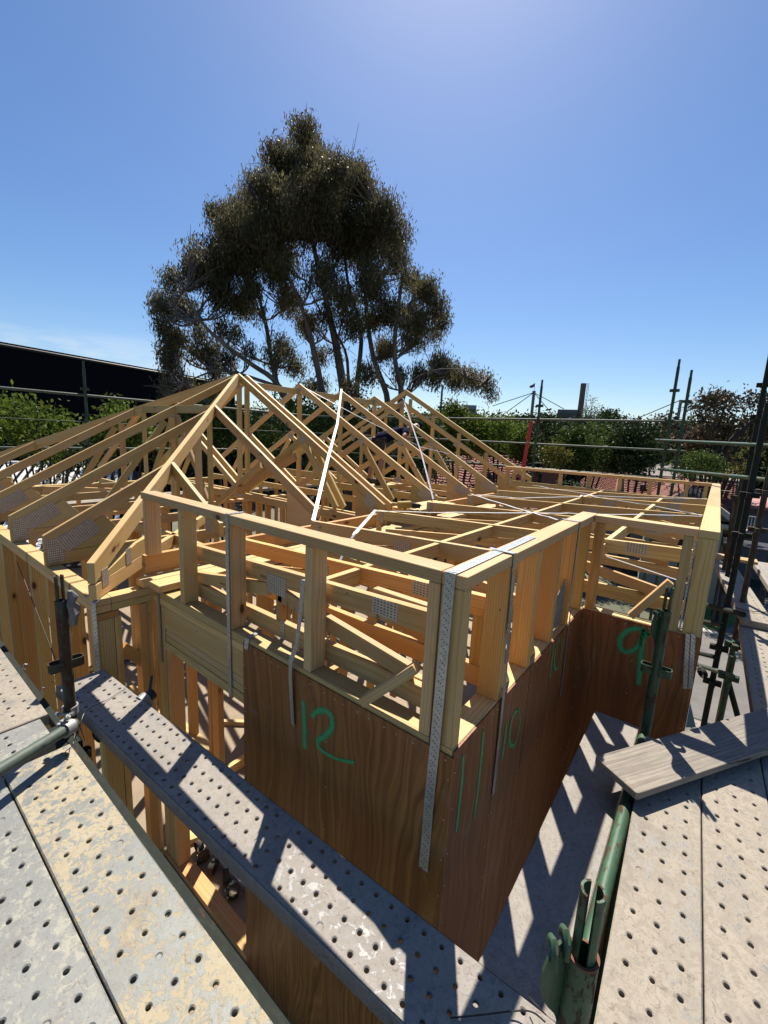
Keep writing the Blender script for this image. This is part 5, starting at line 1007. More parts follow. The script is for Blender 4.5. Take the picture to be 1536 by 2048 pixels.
# ---- bushes and trees
LM = {'bright': leafmat('bright_green_leaves', (0.12, 0.165, 0.026), (0.07, 0.11, 0.02), 0.45, 0.35), 'mid': leafmat('mid_green_leaves', (0.095, 0.135, 0.034), (0.06, 0.09, 0.025), 0.5, 0.25), 'dark': leafmat('dark_green_leaves', (0.05, 0.072, 0.025), (0.032, 0.048, 0.018), 0.5, 0.15),
      'red': leafmat('reddish_leaves', (0.095, 0.07, 0.045), (0.065, 0.06, 0.035), 0.45, 0.15), 'yellow': leafmat('yellow_green_leaves', (0.15, 0.14, 0.03), (0.10, 0.10, 0.03), 0.5, 0.3), 'grey': leafmat('grey_green_leaves', (0.10, 0.13, 0.08), (0.07, 0.10, 0.06), 0.5, 0.3)}
def tree(label, d, mat, bl, size=0.16, n_per=120, aspect=0.55, droop=0.2, flat=0.85, gap=-0.9, cat='tree', name='tree', extra=(), cluster=4, shell=0.3, trunk=True, group=None, base=None):
    u0 = sum(b[0] for b in bl)/len(bl); v0 = max(b[1] for b in bl); bp = far(base or u0, v0, d); root = Vector((bp.x, bp.y, ZG)); t = thing(name, label, cat, tuple(root), group); rg = np.random.default_rng(int(u0*7+d)); out = []; paths = []
    for b in bl:
        dd = rg.uniform(-.12, .12)*d*0.5; p = far(b[0], b[1], d+dd); rm = b[2]/F_PX*((p-CAM).dot(CF)); out.append((p.x, p.y, p.z, rm, flat))
        if trunk: m_ = Vector((root.x*0.6+p.x*0.4, root.y*0.6+p.y*0.4, ZG+(p.z-ZG)*0.55)); paths.append(([root+Vector((rg.uniform(-.1, .1), 0, 0)), m_, p], 0.02*max(2, d/6), 0.012))
    for pts, a, b_ in extra: paths.append(([far(u, v, d+o_) for u, v, o_ in pts], a, b_))
    if paths: limbs('trunk', paths, M['bark'], t, 6)
    foliage('crown', out, n_per*6, size*0.8, aspect, droop, LM[mat], t, int(u0), shell, gap, cluster, 2.0); return t
tree('large bright green bush at the left picture edge in front of the black shed', 13.5, 'bright', [(-20, 840, 50), (30, 832, 42), (75, 825, 34), (100, 850, 34), (55, 870, 45), (110, 880, 34), (135, 868, 22), (10, 890, 45), (80, 905, 36), (140, 895, 24), (150, 855, 10)], 0.15, 150, 0.5, 0.4, gap=-0.8, cat='bush', name='bush')
tree('second bright bush right of the far side standard', 13.0, 'bright', [(235, 805, 12), (225, 828, 18), (255, 830, 18), (212, 850, 20), (240, 855, 24), (272, 845, 16), (285, 870, 20), (215, 880, 22), (255, 885, 26)], 0.14, 170, 0.5, 0.4, gap=-0.8, cat='bush', name='bush')
tree('yellow green bush seen between the hip rafters', 14.0, 'yellow', [(300, 870, 22), (330, 860, 20), (350, 880, 22), (310, 900, 22), (345, 910, 20)], 0.14, 150, 0.5, 0.3, cat='bush', name='bush')
tree('dark bush in shade below the black shed', 15.5, 'dark', [(170, 900, 30), (200, 915, 28), (140, 925, 28), (250, 920, 28), (300, 930, 25), (350, 935, 22), (400, 925, 28), (100, 930, 25)], 0.15, 120, 0.5, cat='bush', name='bush')
tree('dark tree behind the first trusses under the gum tree', 19.0, 'mid', [(380, 840, 34), (420, 820, 36), (460, 840, 36), (500, 860, 34), (430, 870, 36), (480, 900, 36), (400, 900, 30), (540, 880, 32)], 0.2, 90, 0.5, gap=-0.5)
tree('leafy tree behind the middle of the ridge', 20.0, 'mid', [(560, 800, 26), (600, 810, 30), (640, 820, 30), (590, 850, 36), (640, 870, 36), (690, 850, 34), (700, 900, 34), (580, 900, 34), (640, 920, 34)], 0.2, 90, 0.5, gap=-0.5)
tree('reddish leaved tree among the gum trunks', 21.0, 'red', [(715, 800, 26), (750, 820, 26), (700, 830, 24), (760, 860, 28), (730, 880, 28)], 0.2, 80, 0.4, gap=-0.5)
tree('dense tree behind the far end of the ridge', 22.0, 'mid', [(790, 850, 30), (830, 850, 30), (860, 860, 28), (810, 890, 32), (850, 900, 30), (880, 930, 26), (820, 930, 28)], 0.2, 90, 0.5, gap=-0.6)
tree('bright green tree right of the gable, tallest of its row', 24.0, 'bright', [(898, 812, 16), (915, 825, 20), (885, 840, 24), (920, 850, 28), (950, 842, 22), (900, 880, 32), (945, 885, 32), (975, 860, 20)], 0.2, 110, 0.5, 0.0, gap=-0.7)
tree('bright green tree left of the red bar', 25.0, 'bright', [(985, 825, 16), (965, 850, 18), (1000, 830, 18), (1020, 835, 16), (1000, 860, 26), (1035, 865, 22), (985, 890, 28), (1030, 895, 28)], 0.2, 110, 0.5, 0.0, gap=-0.7)
tree('dark round tree directly right of the red bar', 27.0, 'dark', [(1060, 850, 20), (1095, 850, 22), (1110, 865, 20), (1065, 880, 24), (1100, 890, 24), (1050, 905, 24)], 0.2, 110, 0.5, gap=-0.9)
tree('yellowish shrub low behind the back scaffold', 21.0, 'yellow', [(1085, 910, 20), (1110, 905, 20), (1100, 925, 18), (1130, 915, 16)], 0.14, 130, 0.45, gap=-0.3, cat='shrub', name='shrub')
tree('broad mixed green tree in the middle of the far row', 24.0, 'mid', [(1130, 880, 20), (1155, 868, 20), (1185, 865, 22), (1215, 870, 22), (1150, 895, 26), (1190, 900, 30), (1225, 895, 26), (1160, 925, 24), (1210, 925, 26), (1120, 920, 20)], 0.2, 110, 0.5, gap=-0.7)
tree('dark leaved tree left of the tall pair of back standards', 23.0, 'dark', [(1235, 865, 20), (1265, 872, 22), (1295, 880, 22), (1245, 895, 28), (1285, 905, 28), (1240, 925, 26), (1280, 930, 26), (1315, 905, 20)], 0.2, 120, 0.5, gap=-0.9)
tree('sparse pale green sapling beside the brick chimney stack', 40.0, 'grey', [(1172, 805, 8), (1185, 800, 7), (1178, 822, 12), (1192, 818, 8), (1170, 832, 12), (1190, 834, 10)], 0.22, 40, 0.3, 0.2, gap=-0.3)
tree('small round dark tree on the skyline', 55.0, 'dark', [(1205, 834, 9), (1218, 831, 10), (1230, 836, 9), (1212, 842, 12), (1228, 844, 10)], 0.4, 40, 0.5)
tree('distant tree line on the skyline', 60.0, 'dark', [(1030, 838, 8), (1090, 842, 10), (1110, 840, 9), (1255, 846, 8), (1275, 848, 8), (1300, 850, 9), (960, 840, 10), (1000, 845, 10), (1320, 850, 9)], 0.4, 30, 0.5, trunk=False)
tree('large spreading tree with reddish brown leaves and visible limbs at the right', 28.0, 'red', [(1330, 838, 12), (1350, 848, 16), (1385, 815, 16), (1410, 800, 18), (1435, 797, 18), (1460, 806, 16), (1395, 835, 26), (1430, 825, 28), (1465, 835, 26), (1490, 812, 20), (1515, 800, 20), (1545, 815, 26), (1510, 840, 26), (1365, 865, 24), (1400, 870, 28), (1440, 865, 24), (1490, 870, 26), (1530, 860, 30), (1380, 895, 22), (1345, 885, 20)], 0.26, 75, 0.45, 0.2, 0.6, -0.45, extra=[([(1440, 960, 0), (1432, 900, 0), (1420, 860, 0), (1400, 830, 0)], .25, .06), ([(1440, 930, 0), (1465, 880, -.5), (1495, 850, -.5), (1525, 820, 0)], .2, .05), ([(1436, 915, 0), (1400, 880, .5), (1370, 862, .5), (1345, 850, 0)], .14, .04), ([(1425, 870, 0), (1440, 840, 0), (1450, 810, 0)], .1, .03)], cluster=4, base=1440)
tree('layered dark conifer shrub in front of the spreading tree', 20.0, 'mid', [(1395, 914, 18), (1420, 918, 18), (1370, 925, 16), (1405, 932, 22), (1440, 935, 16), (1355, 938, 14), (1430, 948, 16), (1380, 945, 18)], 0.13, 200, 0.4, -0.4, 0.4, -1.5, cat='shrub', name='shrub')
tree('yellow green shrub left of the right hand standards', 19.0, 'yellow', [(1480, 920, 16), (1500, 905, 12), (1470, 940, 14), (1500, 935, 16), (1515, 915, 12)], 0.14, 150, 0.45, cat='shrub', name='shrub')
tree('dark hedge behind the tiled roofs', 40.0, 'dark', [(1110, 945, 14), (1150, 948, 14), (1200, 948, 14), (1260, 950, 12), (1320, 950, 14), (1360, 955, 12), (1420, 962, 14), (1460, 966, 14), (1510, 970, 16)], 0.18, 110, 0.5, cat='hedge', name='hedge', trunk=False)
tree('dark garden shrub under the gable frame beside the tiled roof', 16.0, 'dark', [(862, 945, 14), (878, 960, 14), (850, 965, 14), (890, 975, 12), (868, 985, 14)], 0.12, 160, 0.5, cat='shrub', name='shrub')
tree('grey green garden shrub between the brick chimney and the left tiled hip', 17.0, 'grey', [(1130, 962, 10), (1150, 968, 12), (1120, 972, 10), (1165, 975, 9), (1142, 980, 10)], 0.12, 140, 0.5, cat='shrub', name='shrub')
bl = []; rg = np.random.default_rng(21)
for u in range(-260, 1900, 22):
    for vv, dd, rp in ((852, 70, 15), (872, 52, 20), (895, 40, 26)):
        if 1225 < u < 1330 and vv == 852: vv = 862
        v = vv+rg.uniform(-7, 8)+(u-1100)*0.035; d = dd*rg.uniform(.9, 1.15); p = far(u+rg.uniform(-8, 8), v, d); bl.append((p.x, p.y, p.z, rp/F_PX*d*rg.uniform(.8, 1.2), 0.9)); bl.append((p.x, p.y, p.z-2.2*rp/F_PX*d, rp/F_PX*d*1.2, 0.9))
w0 = bpy.data.objects.new('distant_wood', None); ORI[w0.name] = Vector((0, 0, 0)); wood_o = foliage('distant_wood', bl, 90, 0.5, 0.55, 0.2, leafmat('distant_leaves', (0.045, 0.065, 0.028), (0.028, 0.042, 0.02), 0.6, 0.1), w0, 31, 0.3, 0, 3, 2.0); wood_o.parent = None; bpy.data.objects.remove(w0)
tagp(wood_o, 'far off belt of trees and gardens along the whole skyline', 'trees', None, 'stuff')
# ---- tiled houses
def tilemat():
    t = NT('terracotta_tiles'); g = t.attr('gl'); p = t.n('ShaderNodeNewGeometry').outputs['Position']; n = t.noise(p, 1.2, 4, 0.6); v = t.n('ShaderNodeTexVoronoi', feature='F1'); t.set(v.inputs['Vector'], g); v.inputs['Scale'].default_value = 1.0; s = t.n('ShaderNodeSeparateColor'); t.set(s.inputs[0], v.outputs['Color'])
    c = t.mix(s.outputs[0], (0.38, 0.15, 0.11), (0.22, 0.085, 0.065)); c = t.mix(t.mr(n, 0.4, 0.7, 0, 0.5), c, (0.20, 0.12, 0.11)); return t.fin(c, 0.8, 0, None, spec=0.15)
M['tile'] = tilemat()
def tiled(parent, p00, p10, p01, p11, rows, cols, name='roof'):
    """p00,p10 = eaves left/right, p01,p11 = ridge left/right; stepped, rolled tiles (may taper to a hip)"""
    p00, p10, p01, p11 = map(Vector, (p00, p10, p01, p11)); N = (p10-p00).cross(p01-p00).normalized(); N = N if N.z > 0 else -N; V = []; F = []; G = []; pr = (0.0, 0.028, 0.045, 0.034, 0.004); m = cols*5+1
    for r in range(rows):
        for e, (f, h) in enumerate(((r/rows, 0.055), ((r+1)/rows, 0.0))):
            a = p00.lerp(p01, f); b = p10.lerp(p11, f)
            for i in range(m): V.append(a.lerp(b, i/(m-1))+N*(h+pr[i % 5])); G.append((int(i/5)*1.0+0.5, r+0.5, 0))
    for r in range(rows):
        for i in range(m-1):
            a = (2*r)*m+i; F.append((a, a+1, a+1+m, a+m))
            if r < rows-1: b = (2*r+1)*m+i; F.append((b, b+1, b+1+m, b+m))
    # closed underside
    k = len(V); V += [p00-N*0.05, p10-N*0.05, p11-N*0.05, p01-N*0.05]; G += [(0, 0, 0)]*4; F.append((k+3, k+2, k+1, k))
    return link_mesh(name, V, F, M['tile'], parent, G)
def ridgecap(parent, a, b, r=0.09): return tube('ridge_cap', [a, Vector(a).lerp(Vector(b), .5), b], r, M['tile'], parent, 8)
wallm = plain('pale_render', (0.50, 0.52, 0.47), 0.85); trim = plain('cream_trim', (0.70, 0.70, 0.66), 0.6); grn = plain('grey_green_weatherboard', (0.26, 0.32, 0.29), 0.8)
def glassm():
    t = NT('dark_window_glass'); return t.fin((0.03, 0.035, 0.04), 0.06, 0, None, spec=0.8)
M['glass'] = glassm()
def win(parent, a, b, z0, z1, nrm, n=2):
    """framed window between plan points a, b"""
    a = Vector((a[0], a[1], 0)); b = Vector((b[0], b[1], 0)); nrm = Vector(nrm).normalized(); d = (b-a).normalized(); items = []; o = nrm*0.03
    for z in (z0, z1): items.append(beamvf(a+o+Vector((0, 0, z)), b+o+Vector((0, 0, z)), 0.08, 0.08))
    for k in range(n+1): p = a.lerp(b, k/n)+o; items.append(beamvf(p+Vector((0, 0, z0)), p+Vector((0, 0, z1)), 0.07, 0.07, d))
    fr = join_parts('window', items, trim, parent); q = [a+Vector((0, 0, z0)), b+Vector((0, 0, z0)), b+Vector((0, 0, z1)), a+Vector((0, 0, z1))]; q = [p+nrm*0.012 for p in q]+[p+nrm*0.004 for p in q]
    link_mesh('pane', q, BOX, M['glass'], fr)
def wallbox(parent, pts, z0, z1, mat, name='wall'):
    n = len(pts); V = [(p[0], p[1], z0) for p in pts]+[(p[0], p[1], z1) for p in pts]; F = [tuple(range(n))[::-1], tuple(range(n, 2*n))]+[(i, (i+1) % n, n+(i+1) % n, n+i) for i in range(n)]; return link_mesh(name, V, F, mat, parent)
def rc(a, b, c, d_): return max(4, int(((c+d_)/2-(a+b)/2).length/0.34)), max(4, int((b-a).length/0.31))
h = thing('tiled_house', 'house with a red tiled roof behind the gable studs of the timber frame', 'house', tuple(far(960, 950, 26).xy)+(ZG,))
a, b, c, d_ = far(838, 1000, 23.0), far(1080, 1018, 21.5), far(870, 906, 29.0), far(1062, 921, 27.5)
zb = (a.z+b.z)/2; a.z = b.z = zb; zc = (c.z+d_.z)/2; c.z = d_.z = zc; tiled(h, a, b, c, d_, *rc(a, b, c, d_)); ridgecap(h, c+Vector((0, 0, .08)), d_+Vector((0, 0, .08)))
wallbox(h, [(a.x*1.02, a.y*1.02), (b.x*1.02, b.y*1.02), (b.x*1.4, b.y*1.4), (a.x*1.4, a.y*1.4)], ZG, zb-0.08, wallm)
V = [c, d_, Vector((b.x*1.42, b.y*1.42, zb)), Vector((a.x*1.42, a.y*1.42, zb))]; link_mesh('roof', [p+Vector((0, 0, dz)) for dz in (0, -0.06) for p in V], [(0, 1, 2, 3), (7, 6, 5, 4), (0, 4, 5, 1), (1, 5, 6, 2), (2, 6, 7, 3), (3, 7, 4, 0)], M['tile'], h)
h = thing('tiled_house', 'house with red tiled hips and a grey green gable over the white framed window', 'house', tuple(far(1330, 1000, 28).xy)+(ZG,))
r0, r1 = far(1238, 952, 33), far(1478, 971, 30); r0.z = r1.z = (r0.z+r1.z)/2; e1 = far(1483, 1058, 24.0); ez = e1.z; lz1 = far(1222, 1040, 25.0); l1 = Vector((lz1.x, lz1.y, ez))
tiled(h, l1, e1, r0, r1, *rc(l1, e1, r0, r1)); ridgecap(h, r0+Vector((0, 0, .07)), r1+Vector((0, 0, .07)))
q = far(1112, 1025, 28); l0 = Vector((q.x, q.y, ez)); l2 = far(1186, 951, 35); l2.z = r0.z+0.02
tiled(h, l0, l1, l2, r0, *rc(l0, l1, l2, r0)); ridgecap(h, l1+Vector((0, 0, .1)), r0+Vector((0, 0, .09)), 0.07)
wallbox(h, [(l0.x*1.02, l0.y*1.02), (l1.x*1.03, l1.y*1.03), (e1.x*1.03, e1.y*1.03), (e1.x*1.4, e1.y*1.4), (l0.x*1.3, l0.y*1.3)], ZG, ez-0.06, wallm)
gl, gr, ga = far(1290, 1033, 21.6), far(1490, 1046, 20.6), far(1388, 977, 21.1); gz = (gl.z+gr.z)/2; gl.z = gr.z = gz; dirb = Vector((1, 0.12, 0)).normalized(); gb = ga+dirb*8; gbl = gl+dirb*8; gbr = gr+dirb*8
tiled(h, gbl, gl, gb, ga, *rc(gbl, gl, gb, ga)); tiled(h, gr, gbr, ga, gb, *rc(gr, gbr, ga, gb)); ridgecap(h, ga+Vector((0, 0, .06)), gb+Vector((0, 0, .06)))
ins = dirb*0.35
wallbox(h, [(p+ins).xy for p in (gl.lerp(gr, 0.04), gl.lerp(gr, 0.96))]+[(p).xy for p in (gbr, gbl)], ZG, gz-0.02, wallm)
tri = [gl.lerp(ga, .06)+ins, gr.lerp(ga, .06)+ins, ga+ins-Vector((0, 0, .12))]; link_mesh('gable', tri+[p+dirb*0.1 for p in tri], [(0, 1, 2), (5, 4, 3), (0, 3, 4, 1), (1, 4, 5, 2), (2, 5, 3, 0)], grn, h)
join_parts('fascia', [beamvf(gl+Vector((0, 0, -.03)), ga+Vector((0, 0, -.03)), 0.06, 0.2), beamvf(gr+Vector((0, 0, -.03)), ga+Vector((0, 0, -.03)), 0.06, 0.2), beamvf(gl+Vector((0, 0, -.05)), gr+Vector((0, 0, -.05)), 0.12, 0.13)], trim, h)
for f0, f1, v0, v1, n_ in ((0.70, 0.95, 1110, 1052, 2), (0.12, 0.5, 1105, 1050, 3)):
    wa = gl.lerp(gr, f0)+ins; wb = gl.lerp(gr, f1)+ins; win(h, wa, wb, zat(wa.x, wa.y, v0), zat(wa.x, wa.y, v1), -dirb, n_)
v_ = far(1286, 976, 29.0); tube('roof_vent', [v_-Vector((0, 0, .5)), v_+Vector((0, 0, .12)), v_+Vector((0, 0, .2))], [0.16, 0.16, 0.26], M['blacktool'], h, 12)
h = thing('brick_chimney', 'square red brick chimney between the two tiled roofs', 'chimney', tuple(far(1100, 960, 22).xy)+(ZG,))
def brickm():
    t = NT('red_brick'); p = t.n('ShaderNodeNewGeometry').outputs['Position']; b = t.n('ShaderNodeTexBrick'); t.set(b.inputs['Vector'], t.vmap(p, (1, 1, 1), (0, 0, 0), (math.radians(90), 0, 0))); b.inputs['Scale'].default_value = 4.5; b.inputs['Color1'].default_value = (0.30, 0.09, 0.05, 1); b.inputs['Color2'].default_value = (0.20, 0.06, 0.04, 1); b.inputs['Mortar'].default_value = (0.25, 0.20, 0.16, 1); return t.fin(b.outputs[0], 0.85)
M['brick'] = brickm(); q = far(1101, 948, 21.2); box('stack', q.x-0.3, q.x+0.3, q.y-0.3, q.y+0.3, ZG, q.z, M['brick'], h, 0.01); box('cap', q.x-0.36, q.x+0.36, q.y-0.36, q.y+0.36, q.z, q.z+0.1, M['brick'], h, 0.01)
# pinkish flat roof and dark house at the right edge
h = thing('pink_roofed_house', 'low house with a plain pink roof beyond the right hand standards', 'house', tuple(far(1530, 1000, 24).xy)+(ZG,)); pk = plain('faded_pink_roofing', (0.50, 0.22, 0.20), 0.7)
a, b, c, d_ = far(1484, 1014, 27), far(1640, 1026, 26), far(1486, 992, 31), far(1640, 1004, 30); a.z = b.z = (a.z+b.z)/2; c.z = d_.z = (c.z+d_.z)/2
link_mesh('roof', [p+Vector((0, 0, dz)) for dz in (0, -0.12) for p in (a, b, d_, c)], [(0, 1, 2, 3), (7, 6, 5, 4), (0, 4, 5, 1), (1, 5, 6, 2), (2, 6, 7, 3), (3, 7, 4, 0)], pk, h); wallbox(h, [(p.x*1.02, p.y*1.02) for p in (a, b, d_, c)], ZG, a.z-0.1, plain('grey_weatherboard', (0.25, 0.25, 0.26), 0.8)); 
h = thing('grey_tiled_house', 'distant house with a long low brown grey tiled roof behind the back standards', 'house', tuple(far(1330, 930, 34).xy)+(ZG,)); a, b, c, d_ = far(1270, 948, 32), far(1480, 962, 31), far(1280, 922, 36), far(1470, 938, 35); gt = plain('brown_grey_tiles', (0.20, 0.17, 0.15), 0.8, 0, 3)
link_mesh('roof', [p+Vector((0, 0, dz)) for dz in (0, -0.12) for p in (a, b, d_, c)], [(0, 1, 2, 3), (7, 6, 5, 4), (0, 4, 5, 1), (1, 5, 6, 2), (2, 6, 7, 3), (3, 7, 4, 0)], gt, h); wallbox(h, [(p.x*1.02, p.y*1.02) for p in (a, b, d_, c)], ZG, min(a.z, b.z)-0.1, wallm)
for k, (u, v, w_, dd, lb, colr) in enumerate(((1278, 862, 26, 62, 'small dark gabled house peeping out of the tree tops', (0.10, 0.10, 0.12)), (1140, 858, 16, 58, 'pale roofed house among the far tree tops', (0.5, 0.5, 0.48)))):
    p = far(u, v, dd); rr = Vector((p.x, p.y, 0)).normalized(); sd = Vector((rr.y, -rr.x, 0)); hw = w_/2/F_PX*dd*0.95; h = thing('distant_house', lb, 'house', (p.x, p.y, ZG)); zt_ = p.z+0.5
    A3 = [p-sd*hw, p+sd*hw]; base = [(q.x, q.y) for q in A3]+[((q+rr*8).x, (q+rr*8).y) for q in A3[::-1]]; wallbox(h, base, ZG, p.z-0.6, plain('distant_wall_%s' % ('dark', 'pale')[k], (0.16, 0.15, 0.15) if k == 0 else (0.4, 0.4, 0.38), 0.8))
    e = [A3[0]-sd*0.5-Vector((0, 0, .6)), A3[1]+sd*0.5-Vector((0, 0, .6)), p+Vector((0, 0, .9))]; e2 = [q+rr*9 for q in e]; link_mesh('roof', e+e2, [(0, 1, 2), (5, 4, 3), (0, 2, 5, 3), (1, 4, 5, 2), (0, 3, 4, 1)], plain('distant_roof_%s' % ('dark', 'pale')[k], colr, 0.7), h)
# picket fence, dark fence, chair
def fence(label, a, b, z0, z1, step, mat, name='picket_fence', th=0.05, rails=True):
    a = Vector((a[0], a[1], 0)); b = Vector((b[0], b[1], 0)); t = thing(name, label, 'fence', (a.x, a.y, z0)); n = int((b-a).length/step); d = (b-a).normalized()
    items = [beamvf(a+d*(k*step)+Vector((0, 0, z0)), a+d*(k*step)+Vector((0, 0, z1)), th, 0.02, d) for k in range(n)]; pk_ = join_parts('pickets', items, mat, t)
    if rails:
        for z in (z0+0.25, z1-0.2): join_parts('rail', [beamvf(a+Vector((0, 0, z))+Vector((0.04, 0.04, 0)), b+Vector((0, 0, z))+Vector((0.04, 0.04, 0)), 0.04, 0.07)], mat, t)
    return t
fence('pale green picket fence below the angled plank', onz(1400, 1190, ZG).xy, onz(1472, 1212, ZG).xy, ZG, zat(*onz(1435, 1200, ZG).xy, 1142), 0.16, plain('pale_green_paint', (0.50, 0.56, 0.46), 0.7), th=0.12)
a = onz(1476, 1142, ZG); b = onz(1640, 1178, ZG); fence('open metal fence of pale upright bars beyond the right hand standards', a.xy, b.xy, ZG, zat(a.x, a.y, 1074), 0.19, plain('pale_bars', (0.55, 0.53, 0.48), 0.6), 'bar_fence', 0.05)
q = far(1502, 1068, 19.0); t = thing('garden_chair', 'white wire garden chair standing in the yard by the metal fence', 'chair', (q.x, q.y, ZG)); wm = plain('white_enamel', (0.8, 0.8, 0.8), 0.4); z0 = q.z-0.35
tb = thing('garden_table', 'dark slatted garden platform carrying the white chair', 'platform', (q.x, q.y, ZG)); box('top', q.x-0.7, q.x+0.7, q.y-0.7, q.y+0.7, z0-0.08, z0, M['blacktool'], tb, 0.005)
for sx in (-.6, .6):
    for sy in (-.6, .6): box('leg', q.x+sx-0.03, q.x+sx+0.03, q.y+sy-0.03, q.y+sy+0.03, ZG, z0-0.08, M['blacktool'], tb, 0.003)
for sx in (-.2, .2):
    for sy in (-.2, .2): tube('leg', [(q.x+sx, q.y+sy, z0), (q.x+sx*0.85, q.y+sy*0.85, z0+0.44)], 0.014, wm, t, 6)
tube('seat', [(q.x, q.y, z0+0.44), (q.x, q.y, z0+0.47)], 0.24, wm, t, 16); join_parts('backrest', [tubevf((q.x+0.2, q.y-0.2+0.08*k, z0+0.46), (q.x+0.26, q.y-0.2+0.08*k, z0+0.92), 0.009, None, 6) for k in range(6)]+[tubevf((q.x+0.26, q.y-0.22, z0+0.92), (q.x+0.26, q.y+0.22, z0+0.92), 0.013, None, 6)], wm, t)
# corrugated roof of the neighbouring shed
t = thing('slatted_roof', 'neighbouring roof of pale metal slats with dark gaps seen through the left roof timbers', 'roof', (0, 14, ZG)); d1 = Vector((math.cos(math.radians(66)), math.sin(math.radians(66)), 0)); s1 = Vector((d1.y, -d1.x, 0)); o = Vector((-7.5, 13.6, 0)); cm = plain('pale_painted_steel', (0.85, 0.85, 0.82), 0.5, 0.0, 2, 0.2)
rise = Vector((0, 0, 1.35)); items = []
for k in range(58): q = o+s1*(k*0.19); items.append(beamvf(q+Vector((0, 0, -2.3)), q+d1*6.3+rise+Vector((0, 0, -2.3)), 0.095, 0.03))
join_parts('slats', items, cm, t); W_ = 58*0.19
dk = plain('painted_gap_shade', (0.05, 0.043, 0.034), 0.95)  # dark sheet added below the slats, its colour stands for shade in the gaps
q = [o-s1*0.2, o+s1*W_, o+s1*W_+d1*6.3, o-s1*0.2+d1*6.3]; zz = (-2.5, -2.5, -1.15, -1.15); link_mesh('gap_shade_sheet', [(p.x, p.y, z+h_) for h_ in (0, -0.05) for p, z in zip(q, zz)], [(0, 1, 2, 3), (7, 6, 5, 4), (0, 4, 5, 1), (1, 5, 6, 2), (2, 6, 7, 3), (3, 7, 4, 0)], dk, t)
wallbox(t, [(o+d1*0.15).xy, (o+s1*W_+d1*0.15).xy, (o+s1*W_+d1*6.2).xy, (o+d1*6.2).xy], ZG, -2.6, plain('shed_wall', (0.3, 0.3, 0.3), 0.8))
tube('ridge_cap', [o+d1*6.35+rise+Vector((0, 0, -2.26)), o+s1*W_+d1*6.35+rise+Vector((0, 0, -2.26))], 0.06, cm, t, 8)
# large black clad shed
p1 = far(-60, 671, 34); p2 = ony(0, 683, 33.0); p3 = ony(300, 737, 33.0); zt1 = (p2.z+p3.z)/2
t = thing('black_shed', 'very large black clad shed filling the left behind the bushes', 'building', (5, 36, ZG)); bk = NT('black_cladding').fin((0.006, 0.007, 0.012), 0.85, 0, None, spec=0.1)
xx1 = ony(470, 800, 33.0).x; V = [(-30, 33, ZG), (xx1, 33, ZG), (xx1, 48, ZG), (-30, 48, ZG), (-30, 33, p2.z+(p3.z-p2.z)/(p3.x-p2.x)*(-30-p2.x)), (xx1, 33, p2.z+(p3.z-p2.z)/(p3.x-p2.x)*(xx1-p2.x)), (xx1, 48, zt1-1), (-30, 48, zt1-1)]
link_mesh('wall', V, BOX, bk, t); tube('gutter', [(-30, 32.95, V[4][2]-0.2), (xx1, 32.95, V[5][2]-0.2)], 0.10, plain('black_gutter', (0.02, 0.022, 0.03), 0.5), t, 8)
# skyline buildings, chimney stack, mast
def tower(name, label, cat, u0, u1, vt, d, mat, parts=0):
    a = far(u0, 850, d); b = far(u1, 850, d); ztp = far((u0+u1)/2, vt, d).z; rr = Vector((a.x, a.y, 0)).normalized(); t = thing(name, label, cat, (a.x, a.y, ZG)); w_ = (b-a).length
    wallbox(t, [a.xy, b.xy, (b+rr*w_).xy, (a+rr*w_).xy], ZG, ztp, mat)
    for k in range(parts):
        p = a.lerp(b, (k+0.5)/parts)-rr*0.3; q = p+(b-a).normalized()*w_/parts*0.32; join_parts('window_bay', [beamvf(Vector((p.x, p.y, ztp-1.2)), Vector((p.x, p.y, ztp-8)), w_/parts*0.55, 0.5, (b-a).normalized())], M['slate'], t)
    return t, ztp
M['slate'] = plain('dark_slate_panels', (0.06, 0.065, 0.08), 0.5, 0, 0.3)
tower('apartment_block', 'grey striped block on the skyline left of the chimney stack', 'building', 1112, 1152, 819, 150, plain('grey_concrete', (0.16, 0.16, 0.17), 0.8, 0, 0.1), 4)
tower('apartment_block', 'pale grey block on the skyline above the bright trees left of the mast', 'building', 924, 950, 810, 130, plain('pale_panels', (0.30, 0.33, 0.36), 0.7, 0, 0.1), 3)
tower('stand_roof', 'long flat pale stadium roof on the skyline beside the mast', 'building', 1010, 1062, 832, 170, plain('pale_roof_sheeting', (0.35, 0.42, 0.45), 0.6, 0, 0.1), 0)
p = far(1157, 850, 155); tz = far(1163, 767, 155).z; t = thing('chimney_stack', 'tall brown factory chimney stack with a ladder', 'chimney stack', (p.x, p.y, ZG)); tube('shaft', [(p.x, p.y, ZG), (p.x, p.y, tz-3), (p.x, p.y, tz)], [1.1, 0.82, 0.85], plain('brown_brick_stack', (0.17, 0.12, 0.10), 0.85, 0, 0.4), t, 20)
sd_ = Vector((p.y, -p.x, 0)).normalized(); join_parts('ladder', [tubevf((p+sd_*(1.15))-Vector((0, 0, p.z-ZG-12)), Vector(((p+sd_*1.15).x, (p+sd_*1.15).y, tz)), 0.06, None, 5), tubevf(Vector(((p+sd_*1.55).x, (p+sd_*1.55).y, ZG+12)), Vector(((p+sd_*1.55).x, (p+sd_*1.55).y, tz)), 0.06, None, 5)]+[tubevf(Vector(((p+sd_*1.15).x, (p+sd_*1.15).y, tz-k*1.0)), Vector(((p+sd_*1.55).x, (p+sd_*1.55).y, tz-k*1.0)), 0.08, None, 5) for k in range(16)], M['slate'], t)
